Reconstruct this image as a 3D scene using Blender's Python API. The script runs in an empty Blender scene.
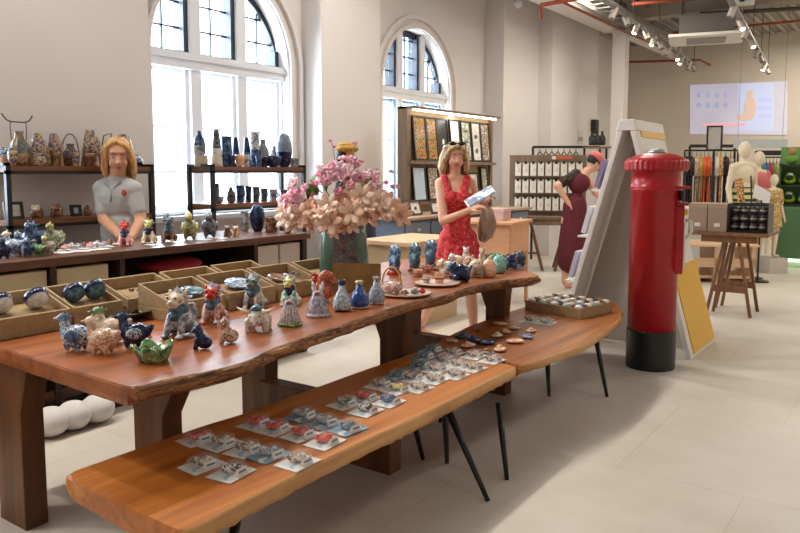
import bpy, bmesh, math, random
from mathutils import Vector, Matrix, Euler
rnd = random.Random(7)
S = bpy.context.scene
C = S.collection
PI = math.pi

# ---------------------------------------------------------------- camera
FPX = 735.0; CXP = 400.0; HOR = 172.0; PITCH = math.radians(5.4)
PYP = HOR + FPX*math.tan(PITCH); EYE = 1.5; YAW = math.atan(522/735.0)
cam = bpy.data.cameras.new('camera'); cam_o = bpy.data.objects.new('camera', cam); C.objects.link(cam_o)
cam.sensor_width = 36; cam.lens = FPX/800*36; cam.shift_y = (PYP-266.5)/800.0
cam_o.location = (0, 0, EYE); cam_o.rotation_euler = (PI/2-PITCH, 0, YAW)
cam.dof.use_dof = False; cam.clip_end = 200
S.camera = cam_o
S.view_settings.view_transform = 'Standard'; S.view_settings.look = 'None'
S.view_settings.gamma = 1; S.view_settings.use_curve_mapping = False
S.view_settings.exposure = 0.17

# ---------------------------------------------------------------- world: bright hazy daylight outside
W = bpy.data.worlds.new('daylight'); S.world = W; W.use_nodes = True
W.node_tree.nodes['Background'].inputs[0].default_value = (0.86, 0.93, 1, 1)
W.node_tree.nodes['Background'].inputs[1].default_value = 4.5

def lamp(name, kind, loc, energy, color=(1, 1, 1), rot=None, target=None, size=.1, size_y=None, spot=None, blend=.5):
    l = bpy.data.lights.new(name, kind); o = bpy.data.objects.new(name, l); C.objects.link(o)
    o.location = loc; l.energy = energy; l.color = color
    if kind == 'AREA':
        l.size = size
        if size_y: l.shape = 'RECTANGLE'; l.size_y = size_y
    else:
        l.shadow_soft_size = size
    if kind == 'SPOT': l.spot_size = spot; l.spot_blend = blend
    if target is not None: o.rotation_euler = (Vector(target)-Vector(loc)).to_track_quat('-Z', 'Y').to_euler()
    elif rot: o.rotation_euler = rot
    return o
WARM = (1, .945, .87)
# daylight standing just outside the two arched windows
for yc, e in ((5.3, 260), (8.95, 170)):
    lamp('window_daylight', 'AREA', (-6.5, yc, 2.2), e, (.70, .86, 1), rot=(0, -PI/2, 0), size=2.6, size_y=1.8)
lamp('window_daylight', 'AREA', (-6.5, 1.6, 2.2), 160, (.70, .86, 1), rot=(0, -PI/2, 0), size=2.6, size_y=1.8)
# the hall's track spots, then fill lights added below the ceiling
for y in (.2, 1.7, 3.2, 4.7, 6.2):
    lamp('track_lamp', 'SPOT', (-4.45, y, 4.15), 125, WARM, target=(-2.4, y+.3, 0), size=.05, spot=1.7, blend=.7)
for x, y, e in ((0.6, 2.0, 32), (.8, 5.5, 58), (0.9, 9.5, 150), (-2.9, 8.6, 130), (-3.9, 11.2, 230), (1.3, 12.8, 200), (-1.6, 16.0, 260), (1.6, 16.2, 200), (-4.2, -.2, 120), (-4.5, 2.9, 90), (-4.4, 6.3, 120)):
    lamp('ceiling_fill', 'AREA', (x, y, 4.25), e*.3, (WARM if y < 7 else (1, .91, .80)), rot=(0, 0, 0), size=.9)  # added area fill without fixtures, lifts the left wall and the far hall

# ---------------------------------------------------------------- helpers
def ray(x, y):
    F0 = Vector((-math.sin(YAW), math.cos(YAW), 0)); R = Vector((math.cos(YAW), math.sin(YAW), 0)); Z = Vector((0, 0, 1))
    F = F0*math.cos(PITCH)-Z*math.sin(PITCH); U = F0*math.sin(PITCH)+Z*math.cos(PITCH)
    return F+R*((x-CXP)/FPX)+U*((PYP-y)/FPX), F0
def onz(x, y, z=0.0):
    d, _ = ray(x, y); t = (z-EYE)/d.z
    return Vector((0, 0, EYE))+d*t
def onx(x, y, X):
    d, _ = ray(x, y)
    return Vector((0, 0, EYE))+d*(X/d.x)
def at(x, y, dist):
    d, f = ray(x, y)
    return Vector((0, 0, EYE))+d*(dist/d.dot(f))
def depth(p): return p[0]*-math.sin(YAW)+p[1]*math.cos(YAW)
def sc(p): return depth(p)/FPX        # metres per pixel there
def lin(c):
    c = c/255.0
    return c/12.92 if c <= .04045 else ((c+.055)/1.055)**2.4
def rgb(*c): return (lin(c[0]), lin(c[1]), lin(c[2]), 1)

class N:
    def __init__(s, name):
        s.m = bpy.data.materials.new(name); s.m.use_nodes = True; s.t = s.m.node_tree; s.b = s.t.nodes['Principled BSDF']
    def new(s, typ, **kw):
        n = s.t.nodes.new(typ)
        for k, v in kw.items(): setattr(n, k, v)
        return n
    def link(s, a, b): s.t.links.new(a, b)
    def coord(s, scale=(1, 1, 1), which='Object', rot=(0, 0, 0)):
        c = s.new('ShaderNodeTexCoord'); m = s.new('ShaderNodeMapping'); m.inputs['Scale'].default_value = scale
        m.inputs['Rotation'].default_value = rot
        s.link(c.outputs[which], m.inputs[0]); return m.outputs[0]
    def noise(s, vec, scale, detail=3, rough=.5, dist=0):
        n = s.new('ShaderNodeTexNoise'); n.inputs['Scale'].default_value = scale; n.inputs['Detail'].default_value = detail
        n.inputs['Roughness'].default_value = rough; n.inputs['Distortion'].default_value = dist
        s.link(vec, n.inputs['Vector']); return n.outputs['Fac']
    def ramp(s, fac, stops, const=False):
        r = s.new('ShaderNodeValToRGB'); el = r.color_ramp.elements
        if const: r.color_ramp.interpolation = 'CONSTANT'
        while len(el) < len(stops): el.new(.5)
        for e, (p, c) in zip(el, stops): e.position = p; e.color = c
        s.link(fac, r.inputs[0]); return r.outputs[0]
    def bump(s, fac, strength=.3, dist=.01):
        b = s.new('ShaderNodeBump'); b.inputs['Strength'].default_value = strength; b.inputs['Distance'].default_value = dist
        s.link(fac, b.inputs['Height']); s.link(b.outputs[0], s.b.inputs['Normal'])
    def base(s, out): s.link(out, s.b.inputs['Base Color'])
_mats = {}
def plain(c, rough=.5, metal=0, spec=.5, emit=0):
    k = ('p', c, rough, metal, spec, emit)
    if k in _mats: return _mats[k]
    n = N('plain'); n.b.inputs['Base Color'].default_value = rgb(*c); n.b.inputs['Roughness'].default_value = rough
    n.b.inputs['Metallic'].default_value = metal; n.b.inputs['Specular IOR Level'].default_value = spec
    if emit:
        n.b.inputs['Emission Color'].default_value = rgb(*c); n.b.inputs['Emission Strength'].default_value = emit
    _mats[k] = n.m; return n.m
def mottled(cols, scale=30, rough=.15, contrast=True, detail=2, stretch=(1, 1, 1)):
    """glazed or printed surface with patches of a few colours"""
    k = ('m', tuple(cols), scale, rough, detail, stretch, contrast)
    if k in _mats: return _mats[k]
    n = N('glaze'); v = n.coord(stretch); f = n.noise(v, scale, detail, .55)
    k2 = len(cols); st = []
    for i, c in enumerate(cols):
        p = .34+.32*i/max(1, k2-1) if k2 > 1 else .5
        st.append((p, rgb(*c)))
        if contrast and i < k2-1: st.append((p+.32/max(1, k2-1)*.75, rgb(*c)))
    n.base(n.ramp(f, st)); n.b.inputs['Roughness'].default_value = rough
    n.bump(n.noise(v, scale*2, 2), .12, .002)
    _mats[k] = n.m; return n.m
def wood(name, cols, axis=1, scale=1.0, rough=.35, streak=9, bump=.05):
    n = N(name); s = [26*scale]*3; s[axis] = 1.6*scale
    v = n.coord(tuple(s)); a = n.noise(v, 1.0, 4, .6, .4)
    s2 = [streak*scale]*3; s2[axis] = .8*scale
    b = n.noise(n.coord(tuple(s2)), 1.0, 3, .5, 1.2)
    mx = n.new('ShaderNodeMath', operation='MULTIPLY_ADD'); mx.inputs[1].default_value = .35
    n.link(a, mx.inputs[0])
    m2 = n.new('ShaderNodeMath', operation='MULTIPLY'); m2.inputs[1].default_value = .65; n.link(b, m2.inputs[0]); n.link(m2.outputs[0], mx.inputs[2])
    k = len(cols); n.base(n.ramp(mx.outputs[0], [(.3+.42*i/(k-1), rgb(*c)) for i, c in enumerate(cols)]))
    n.b.inputs['Roughness'].default_value = rough
    n.bump(a, bump, .004); return n.m

class MB:
    def __init__(s): s.v = []; s.f = []; s.mi = []; s.cur = 0
    def add(s, vs, fs, M=None):
        o = len(s.v)
        for p in vs:
            p = Vector(p)
            if M is not None: p = M @ p
            s.v.append(p)
        for f in fs: s.f.append([i+o for i in f]); s.mi.append(s.cur)
        return s
    def box(s, x0, x1, y0, y1, z0, z1, M=None):
        return s.add([(x0,y0,z0),(x1,y0,z0),(x1,y1,z0),(x0,y1,z0),(x0,y0,z1),(x1,y0,z1),(x1,y1,z1),(x0,y1,z1)],
                     [(3,2,1,0),(4,5,6,7),(0,1,5,4),(1,2,6,5),(2,3,7,6),(3,0,4,7)], M)
    def hexa(s, p8): return s.add(p8, [(3,2,1,0),(4,5,6,7),(0,1,5,4),(1,2,6,5),(2,3,7,6),(3,0,4,7)])
    def bar(s, a, b, w, h=None, up=(0, 0, 1)):
        a = Vector(a); b = Vector(b); h = h or w; d = (b-a).normalized(); u = Vector(up)
        if abs(d.dot(u)) > .98: u = Vector((0, 1, 0))
        x = d.cross(u).normalized()*w/2; y = x.cross(d).normalized()*h/2
        return s.hexa([a-x-y, a+x-y, b+x-y, b-x-y, a-x+y, a+x+y, b+x+y, b-x+y])
    def tube(s, pts, rad, n=10, cap=True):
        pts = [Vector(p) for p in pts]
        if not hasattr(rad, '__len__'): rad = [rad]*len(pts)
        vs = []; fs = []; ref = None
        for i, p in enumerate(pts):
            d = (pts[min(i+1, len(pts)-1)]-pts[max(i-1, 0)]).normalized()
            if ref is None:
                ref = Vector((0, 0, 1)) if abs(d.z) < .9 else Vector((1, 0, 0))
            x = d.cross(ref).normalized(); y = x.cross(d).normalized(); ref = y
            for k in range(n):
                a = 2*PI*k/n; vs.append(p+(x*math.cos(a)+y*math.sin(a))*rad[i])
        for i in range(len(pts)-1):
            for k in range(n):
                fs.append((i*n+k, i*n+(k+1) % n, (i+1)*n+(k+1) % n, (i+1)*n+k))
        if cap: fs.append(list(range(n))[::-1]); fs.append([(len(pts)-1)*n+k for k in range(n)])
        return s.add(vs, fs)
    def lathe(s, prof, n=24, M=None, sx=1, sy=1, cap=True):
        vs = []; fs = []
        for r, z in prof:
            for k in range(n):
                a = 2*PI*k/n; vs.append((r*sx*math.cos(a), r*sy*math.sin(a), z))
        for i in range(len(prof)-1):
            for k in range(n): fs.append((i*n+k, i*n+(k+1) % n, (i+1)*n+(k+1) % n, (i+1)*n+k))
        if cap: fs.append(list(range(n))[::-1]); fs.append([(len(prof)-1)*n+k for k in range(n)])
        return s.add(vs, fs, M)
    def ell(s, c, r, rot=None, nu=14, nv=9):
        M = Matrix.Translation(Vector(c))
        if rot is not None: M = M @ (Euler(rot).to_matrix().to_4x4() if not isinstance(rot, Matrix) else rot.to_4x4())
        if not hasattr(r, '__len__'): r = (r, r, r)
        vs = [(0, 0, -r[2])]; fs = []
        for i in range(1, nv):
            t = -PI/2+PI*i/nv
            for k in range(nu):
                a = 2*PI*k/nu; vs.append((r[0]*math.cos(t)*math.cos(a), r[1]*math.cos(t)*math.sin(a), r[2]*math.sin(t)))
        vs.append((0, 0, r[2])); e = len(vs)-1
        for k in range(nu): fs.append((0, 1+(k+1) % nu, 1+k)); fs.append((e, e-nu+k, e-nu+(k+1) % nu))
        for i in range(nv-2):
            for k in range(nu):
                a = 1+i*nu; fs.append((a+k, a+(k+1) % nu, a+nu+(k+1) % nu, a+nu+k))
        return s.add(vs, fs, M)
    def limb(s, a, b, ra, rb, n=12):
        a = Vector(a); b = Vector(b); s.tube([a, b], [ra, rb], n); s.ell(a, ra, nu=n, nv=8); s.ell(b, rb, nu=n, nv=8); return s
    def chain(s, pts, rads):
        for i in range(len(pts)-1): s.limb(pts[i], pts[i+1], rads[i], rads[i+1])
        return s
    def cone(s, a, b, r, n=8): return s.tube([a, b], [r, r*.08], n)
    def prism(s, outline, z0, z1, M=None):
        n = len(outline)
        return s.add([(x, y, z0) for x, y in outline]+[(x, y, z1) for x, y in outline],
                     [list(range(n))[::-1], list(range(n, 2*n))]+[(i, (i+1) % n, n+(i+1) % n, n+i) for i in range(n)], M)
    def build(s, name, mat, parent=None, smooth=False, bevel=0, remesh=0, sub=0, loc=None, smth=0):
        me = bpy.data.meshes.new(name); me.from_pydata([tuple(p) for p in s.v], [], s.f)
        ms = mat if isinstance(mat, (list, tuple)) else [mat]
        for m in ms: me.materials.append(m)
        if len(ms) > 1:
            for p, i in zip(me.polygons, s.mi): p.material_index = i
        if not remesh:
            bm = bmesh.new(); bm.from_mesh(me); bmesh.ops.recalc_face_normals(bm, faces=bm.faces); bm.to_mesh(me); bm.free()
        if smooth: me.polygons.foreach_set('use_smooth', [True]*len(me.polygons))
        o = bpy.data.objects.new(name, me); C.objects.link(o)
        if bevel:
            b = o.modifiers.new('b', 'BEVEL'); b.width = bevel; b.segments = 2; b.limit_method = 'ANGLE'
        if remesh:
            r = o.modifiers.new('r', 'REMESH'); r.mode = 'VOXEL'; r.voxel_size = remesh; r.use_smooth_shade = True
            if smth:
                q = o.modifiers.new('s', 'SMOOTH'); q.iterations = smth; q.factor = .5
        if sub:
            q = o.modifiers.new('u', 'SUBSURF'); q.levels = sub; q.render_levels = sub
        if bevel or remesh or sub:
            dg = bpy.context.evaluated_depsgraph_get(); m2 = bpy.data.meshes.new_from_object(o.evaluated_get(dg))
            o.modifiers.clear(); o.data = m2; bpy.data.meshes.remove(me); m2.name = name
            if remesh or smooth: m2.polygons.foreach_set('use_smooth', [True]*len(m2.polygons))
            if not m2.materials: m2.materials.append(ms[0])
        if parent is not None: o.parent = parent
        if loc is not None: o.location = loc
        return o
def tag(o, label, cat, group=None, kind=None):
    if label: o['label'] = label
    if cat: o['category'] = cat
    if group: o['group'] = group
    if kind: o['kind'] = kind
    return o
def thing(name, label, cat, loc=(0, 0, 0), rz=0, group=None, scale=None):
    o = bpy.data.objects.new(name, None); C.objects.link(o); o.location = loc; o.rotation_euler = (0, 0, rz)
    o.empty_display_size = .05
    if scale: o.scale = (scale,)*3 if not hasattr(scale, '__len__') else scale
    return tag(o, label, cat, group)
def struct(name, mb, mat, **k): return tag(mb.build(name, mat, **k), None, None, kind='structure')
def dup(root, loc, rz=None, label=None, group=None, scale=None, mats=None):
    r = root.copy(); C.objects.link(r); r.location = loc
    if rz is not None: r.rotation_euler = (0, 0, rz)
    if label: r['label'] = label
    if group: r['group'] = group
    if scale: r.scale = (scale,)*3 if not hasattr(scale, '__len__') else scale
    kids = list(root.children)
    for ch in kids:
        c = ch.copy(); C.objects.link(c); c.parent = r
        nm = ch.name.split('.')[0]
        if mats and nm in mats:
            c.data = ch.data.copy(); c.data.materials.clear(); c.data.materials.append(mats[nm])
        for g in list(ch.children):
            d = g.copy(); C.objects.link(d); d.parent = c
            nm = g.name.split('.')[0]
            if mats and nm in mats:
                d.data = g.data.copy(); d.data.materials.clear(); d.data.materials.append(mats[nm])
    return r
def spiral(n, R): return [(R*math.cos(2*PI*i/n), R*math.sin(2*PI*i/n)) for i in range(n)]

# ---------------------------------------------------------------- shared materials
WHITE = plain((236, 234, 230), .45); BLACKM = plain((22, 22, 25), .4); NAVY = plain((22, 28, 40), .45)
wall_m = N('wall_paint'); v = wall_m.coord(); wall_m.base(wall_m.ramp(wall_m.noise(v, .8, 3), [(.3, rgb(218, 212, 208)), (.7, rgb(226, 220, 216))]))
wall_m.b.inputs['Roughness'].default_value = .8; wall_m.bump(wall_m.noise(v, 60, 2), .03, .003); wall_m = wall_m.m
wall_b = N('back_wall_paint'); v = wall_b.coord(); wall_b.base(wall_b.ramp(wall_b.noise(v, .6, 3), [(.3, rgb(214, 204, 188)), (.7, rgb(222, 212, 198))]))
wall_b.b.inputs['Roughness'].default_value = .8; wall_b = wall_b.m
fl = N('polished_concrete_tiles'); v = fl.coord()
br = fl.new('ShaderNodeTexBrick'); br.offset = .5; br.inputs['Scale'].default_value = 1; br.inputs['Brick Width'].default_value = 1.2
br.inputs['Row Height'].default_value = 1.2; br.inputs['Mortar Size'].default_value = .0035; br.inputs['Mortar Smooth'].default_value = .2
br.inputs['Color1'].default_value = (1, 1, 1, 1); br.inputs['Color2'].default_value = (.965, .96, .95, 1); br.inputs['Mortar'].default_value = (.84, .83, .82, 1)
fl.link(v, br.inputs['Vector'])
c1 = fl.ramp(fl.noise(v, 1.4, 6, .62), [(.3, rgb(198, 189, 176)), (.5, rgb(208, 200, 188)), (.72, rgb(216, 209, 198))])
mm = fl.new('ShaderNodeMixRGB', blend_type='MULTIPLY'); mm.inputs[0].default_value = 1; fl.link(c1, mm.inputs[1]); fl.link(br.outputs['Color'], mm.inputs[2])
fl.base(mm.outputs[0]); fl.b.inputs['Roughness'].default_value = .42; fl.b.inputs['Specular IOR Level'].default_value = .35
fl.bump(fl.noise(v, 9, 4), .04, .004); floor_m = fl.m
tablewood = wood('rain_tree_wood', [(104, 52, 22), (142, 76, 34), (170, 96, 46), (192, 120, 68)], 1, .7, .36)
benchwood = wood('bench_wood', [(126, 66, 20), (172, 98, 36), (198, 120, 50), (216, 148, 82)], 1, .7, .36)
bark = wood('bark_edge', [(40, 22, 12), (96, 56, 28), (160, 108, 60), (206, 160, 104)], 1, 2.2, .65, 30, .9)
sap = wood('sapwood_edge', [(150, 96, 48), (196, 142, 84), (214, 166, 108)], 1, .8, .45)
legwood = wood('leg_wood', [(72, 40, 18), (108, 64, 30), (140, 88, 44)], 2, .8, .4)
brownwood = wood('brown_board', [(66, 38, 24), (96, 58, 38), (116, 72, 48)], 1, .9, .4)
darkbench = wood('bench_wood_dark', [(96, 50, 20), (136, 76, 32), (164, 98, 46), (190, 126, 70)], 1, .7, .36)
palewood = wood('pale_board', [(196, 160, 122), (214, 180, 142), (224, 194, 158)], 0, .8, .5)
peachwood = wood('peach_board', [(196, 142, 104), (212, 158, 118), (220, 170, 130)], 0, .8, .5)
trestlewood = wood('trestle_wood', [(96, 62, 36), (124, 84, 52), (146, 102, 66)], 2, .8, .5)
kraft = mottled([(158, 130, 92), (164, 136, 98), (172, 144, 106)], 30, .8, False)
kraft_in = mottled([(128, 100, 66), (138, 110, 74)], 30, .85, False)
gl = N('window_glass'); gl.t.nodes.remove(gl.b); out = gl.t.nodes['Material Output']
a_ = gl.new('ShaderNodeBsdfTransparent'); b_ = gl.new('ShaderNodeBsdfGlossy'); b_.inputs['Roughness'].default_value = .02
mx = gl.new('ShaderNodeMixShader'); mx.inputs[0].default_value = .05
gl.link(a_.outputs[0], mx.inputs[1]); gl.link(b_.outputs[0], mx.inputs[2]); gl.link(mx.outputs[0], out.inputs[0]); glass_m = gl.m
pl = N('clear_plastic'); pl.t.nodes.remove(pl.b); out = pl.t.nodes['Material Output']
a_ = pl.new('ShaderNodeBsdfTransparent'); b_ = pl.new('ShaderNodeBsdfPrincipled'); b_.inputs['Roughness'].default_value = .1; b_.inputs['Base Color'].default_value = (.9, .92, .95, 1)
mx = pl.new('ShaderNodeMixShader'); mx.inputs[0].default_value = .10
pl.link(a_.outputs[0], mx.inputs[1]); pl.link(b_.outputs[0], mx.inputs[2]); pl.link(mx.outputs[0], out.inputs[0]); plastic_m = pl.m
# ================================================================ THE SETTING
XB = -6.0; XP = -5.7; CEIL = 4.5; YB = 17.9; XR = 3.2
struct('floor', MB().box(-7.2, XR, -1.6, YB+.2, -.1, 0), floor_m)
def arch_z(y, yc, hw, spring):
    t = 1-((y-yc)/hw)**2
    return spring+hw*math.sqrt(max(0, t))
def wall_with_arch(mb, y0, y1, yc, hw, sill, spring, top, x0, x1):
    mb.box(x0, x1, y0, yc-hw, 0, top); mb.box(x0, x1, yc+hw, y1, 0, top); mb.box(x0, x1, yc-hw, yc+hw, 0, sill)
    n = 36
    for i in range(n):
        a = yc-hw+2*hw*i/n; b = yc-hw+2*hw*(i+1)/n
        za = arch_z(a, yc, hw, spring); zb = arch_z(b, yc, hw, spring)
        mb.hexa([(x0,a,za),(x1,a,za),(x1,b,zb),(x0,b,zb),(x0,a,top),(x1,a,top),(x1,b,top),(x0,b,top)])
wl = MB()
WINS = [(5.315, .93, 1.08, 2.67), (8.88, .86, 1.08, 2.66), (1.6, .93, 1.08, 2.67)]
wall_with_arch(wl, .2, 3.3, *WINS[2], CEIL, -6.3, XB)
wall_with_arch(wl, 3.3, 6.9, *WINS[0], CEIL, -6.3, XB)
wall_with_arch(wl, 6.9, 11.0, *WINS[1], CEIL, -6.3, XB)
wl.box(-6.3, XB, -1.6, .2, 0, CEIL); wl.box(-6.3, XB, 11.0, YB, 0, CEIL)
struct('wall_left', wl, wall_m)
for y0, y1, x1 in ((2.75, 4.166, XP), (6.47, 7.6, XP), (-1.6, .45, XP)):
    struct('pillar_left', MB().box(XB, x1, y0, y1, 0, CEIL), wall_m, bevel=.006)
struct('pillar_left', MB().box(XB, -5.65, 10.86, 12.19, 0, CEIL), wall_m, bevel=.006)
struct('pillar_left', MB().box(XB, -5.39, 12.19, 14.4, 0, CEIL), wall_m, bevel=.006)
struct('column', MB().box(-4.84, -4.60, 13.6, 13.85, 0, 4.1), wall_m, bevel=.01)
struct('wall_back', MB().box(-6.3, XR, YB, YB+.2, 0, CEIL), wall_b)
struct('wall_right', MB().box(XR, XR+.2, -1.6, YB, 0, CEIL), wall_m)
struct('wall_front', MB().box(-6.3, XR, -1.8, -1.6, 0, CEIL), wall_m)
cm = N('ribbed_deck'); v = cm.coord((1, 1, 1)); wv = cm.new('ShaderNodeTexWave'); wv.bands_direction = 'X'; wv.inputs['Scale'].default_value = 1.3; cm.link(v, wv.inputs[0])
cm.base(cm.ramp(wv.outputs['Fac'], [(.1, rgb(122, 116, 104)), (.5, rgb(150, 144, 130)), (1, rgb(168, 162, 148))])); cm.b.inputs['Roughness'].default_value = .7
deck = MB(); deck.box(-6.3, XR, -1.6, YB, CEIL, CEIL+.15)
for i in range(32): deck.box(-4.6+i*.25, -4.52+i*.25, 6, YB, CEIL-.06, CEIL)
struct('ceiling', deck, cm.m)
# beam that carries the ceiling edge, and cross beams
struct('beam_1', MB().box(-5.1, -4.72, 8.6, 13.9, 4.12, CEIL), wall_m, bevel=.01)
struct('beam_2', MB().box(-4.95, -4.7, 13.9, YB, 4.12, CEIL), wall_m)
struct('beam_3', MB().box(-4.7, XR, 13.4, 13.7, 4.22, CEIL), plain((160, 150, 134), .7))
# skirting along the window wall
struct('baseboard_left', MB().box(XP, XP+.015, 6.47, 7.6, 0, .12).box(XP, XP+.015, 2.75, 4.166, 0, .12), WHITE)
# arch mouldings round each window
for k, (yc, hw, sill, spring) in enumerate(WINS):
    for dr, w, px in ((.06, .05, .035), (.19, .06, .05)):
        m = MB(); n = 40
        pts = [(yc-hw-dr, 1.1)]+[(yc-(hw+dr)*math.cos(PI*i/n), spring+(hw+dr)*math.sin(PI*i/n)) for i in range(n+1)]+[(yc+hw+dr, 1.1)]
        pin = [(yc-hw-dr+w, 1.1)]+[(yc-(hw+dr-w)*math.cos(PI*i/n), spring+(hw+dr-w)*math.sin(PI*i/n)) for i in range(n+1)]+[(yc+hw+dr-w, 1.1)]
        for i in range(len(pts)-1):
            a, b, c, d = pts[i], pts[i+1], pin[i+1], pin[i]
            m.hexa([(XB, a[0], a[1]), (XB, b[0], b[1]), (XB, c[0], c[1]), (XB, d[0], d[1]), (XB+px, a[0], a[1]), (XB+px, b[0], b[1]), (XB+px, c[0], c[1]), (XB+px, d[0], d[1])])
        struct('trim_%d' % (k+1), m, wall_m)
# the windows
steel = plain((26, 38, 54), .4); wframe = plain((226, 228, 232), .5)
for k, (yc, hw, sill, spring) in enumerate(WINS):
    s_ = hw/.93; tag_ = 'window_%d' % (k+1)
    root = bpy.data.objects.new(tag_, None); C.objects.link(root); root['kind'] = 'structure'
    X0, X1 = -6.22, -6.10
    f = MB()
    mull = [(-.31*s_, .065*s_), (.31*s_, .065*s_)]
    for c, h in mull:
        f.box(X0, X1, yc+c-h, yc+c+h, sill, arch_z(yc+c, yc, hw, spring)+.01)
    f.box(X0, X1+.03, yc-hw, yc+hw, spring-.14, spring+.02); f.box(X0, X1+.06, yc-hw-.02, yc+hw+.02, spring-.05, spring-.02)
    f.box(X0, X1+.1, yc-hw, yc+hw, sill-.02, sill+.03)
    f.box(X0, X1, yc-hw, yc-hw+.03, sill, spring); f.box(X0, X1, yc+hw-.03, yc+hw, sill, spring)
    f.build('frame', wframe, root)
    cells = [(-hw+.03, mull[0][0]-mull[0][1]), (mull[0][0]+mull[0][1], mull[1][0]-mull[1][1]), (mull[1][0]+mull[1][1], hw-.03)]
    for ci, (a, b) in enumerate(cells):
        # upper: dark steel casement with muntins, following the arch
        u = MB(); n = 14; t = .035*s_
        zt = lambda y: min(arch_z(yc+y, yc, hw-.0, spring), 9)-.03
        u.box(X0-.03, X0+.09, yc+a, yc+a+t*.6, spring+.02, max(min(zt(a), zt(a+t*.6)), spring+.025)); u.box(X0-.07, X0+.09, yc+b-t*1.6, yc+b, spring+.02, max(min(zt(b), zt(b-t*1.6)), spring+.025))
        u.box(X0-.02, X0+.05, yc+a, yc+b, spring+.02, spring+.045)
        for i in range(n):
            p = a+(b-a)*i/n; q = a+(b-a)*(i+1)/n; zp = max(zt(p), spring+.03); zq = max(zt(q), spring+.03)
            u.hexa([(X0-.03,yc+p,zp-.06),(X0+.05,yc+p,zp-.06),(X0+.05,yc+q,zq-.06),(X0-.03,yc+q,zq-.06),(X0-.03,yc+p,zp+.04),(X0+.05,yc+p,zp+.04),(X0+.05,yc+q,zq+.04),(X0-.03,yc+q,zq+.04)])
        for q in ((.36, .52, .36)[ci],):
            y = a+(b-a)*((.5, .45, .5)[ci]); u.box(X0-.01, X0+.02, yc+y-.008, yc+y+.008, spring+.02, max(zt(y), spring+.1))
        for j in (1, 2, 3):
            z = spring+.02+.255*s_*j
            ya, yb = a, b
            yy = [y for y in [a+(b-a)*i/30 for i in range(31)] if zt(y) > z]
            if len(yy) > 2: u.box(X0-.01, X0+.02, yc+yy[0], yc+yy[-1], z-.009, z+.009)
        u.build('upper_casement', steel, root)
        l = MB(); l.box(X0, X0+.05, yc+a, yc+a+.025, sill+.03, spring-.14); l.box(X0, X0+.08, yc+b-.05, yc+b, sill+.03, spring-.14)
        l.box(X0, X0+.05, yc+a, yc+b, sill+.03, sill+.09); l.box(X0, X0+.05, yc+a, yc+b, spring-.18, spring-.14)
        for z in (1.95, 1.5): l.box(X0+.01, X0+.03, yc+a, yc+b, z-.012, z+.012)
        l.build('lower_casement', wframe if k != 1 else plain((150, 180, 205), .5), root)
        g = MB(); g.box(X0+.012, X0+.016, yc+a, yc+b, sill+.03, spring-.14)
        zs = [(a+(b-a)*i/12) for i in range(13)]
        for i in range(12):
            p, q = zs[i], zs[i+1]; zp = max(zt(p), spring+.03); zq = max(zt(q), spring+.03)
            g.hexa([(X0+.012,yc+p,spring+.02),(X0+.016,yc+p,spring+.02),(X0+.016,yc+q,spring+.02),(X0+.012,yc+q,spring+.02),(X0+.012,yc+p,zp),(X0+.016,yc+p,zp),(X0+.016,yc+q,zq),(X0+.012,yc+q,zq)])
        g.build('pane', glass_m, root)
# ledge under the windows behind the shelves
struct('trim_4', MB().box(XB, XB+.12, 4.2, 6.44, 1.02, 1.07), plain((214, 218, 222), .5))

# red sprinkler pipes, ducts, cable trays
redpipe = plain((150, 66, 34), .4); grey = plain((150, 148, 142), .45); dgrey = plain((70, 68, 64), .5); silver = plain((120, 116, 108), .5)
def pipe(pts, r, m, name, label, cat, group=None):
    return tag(MB().tube(pts, r, 8).build(name, m, smooth=True), label, cat, group)
pipe([(-4.62, 8.8, 4.08), (-4.62, 13.2, 4.06), (-4.5, 15.4, 4.02)], .022, redpipe, 'sprinkler_pipe', 'long red-brown sprinkler pipe running beside the beam edge', 'pipe')
a = at(541, 19, 10.5); b = at(541, 5, 10.5); c = at(580, -2, 10.0)
pipe([a, b, c], .03, redpipe, 'sprinkler_pipe', 'short bent red-brown pipe dropping down the pale left pier', 'pipe')
pipe([at(628, 62, 17.2), at(700, 60, 16.2), onx(700, 60, at(700,60,16.2).x)*1.0+Vector((0, 17.88-onx(700, 60, at(700,60,16.2).x).y, 0))], .025, redpipe, 'sprinkler_pipe', 'thin red-brown pipe crossing just beyond the slim column', 'pipe')
pipe([at(632, 4, 12), at(720, -4, 12)], .03, redpipe, 'sprinkler_pipe', 'red-brown pipe crossing at the top between the two spotlight tracks', 'pipe')
pipe([at(672, 33, 14), at(810, 20, 13.4)], .025, redpipe, 'sprinkler_pipe', 'red-brown pipe crossing behind the ceiling cassette unit', 'pipe')
pipe([at(700, 14, 12.6), at(810, 8, 12.2)], .035, dgrey, 'conduit', 'black conduit crossing the upper right corner of the ceiling', 'pipe')
pipe([at(640, 0, 13), at(700, 40, 16)], .05, silver, 'service_duct', 'round silvery duct running beside the longer spotlight track', 'duct')
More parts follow.
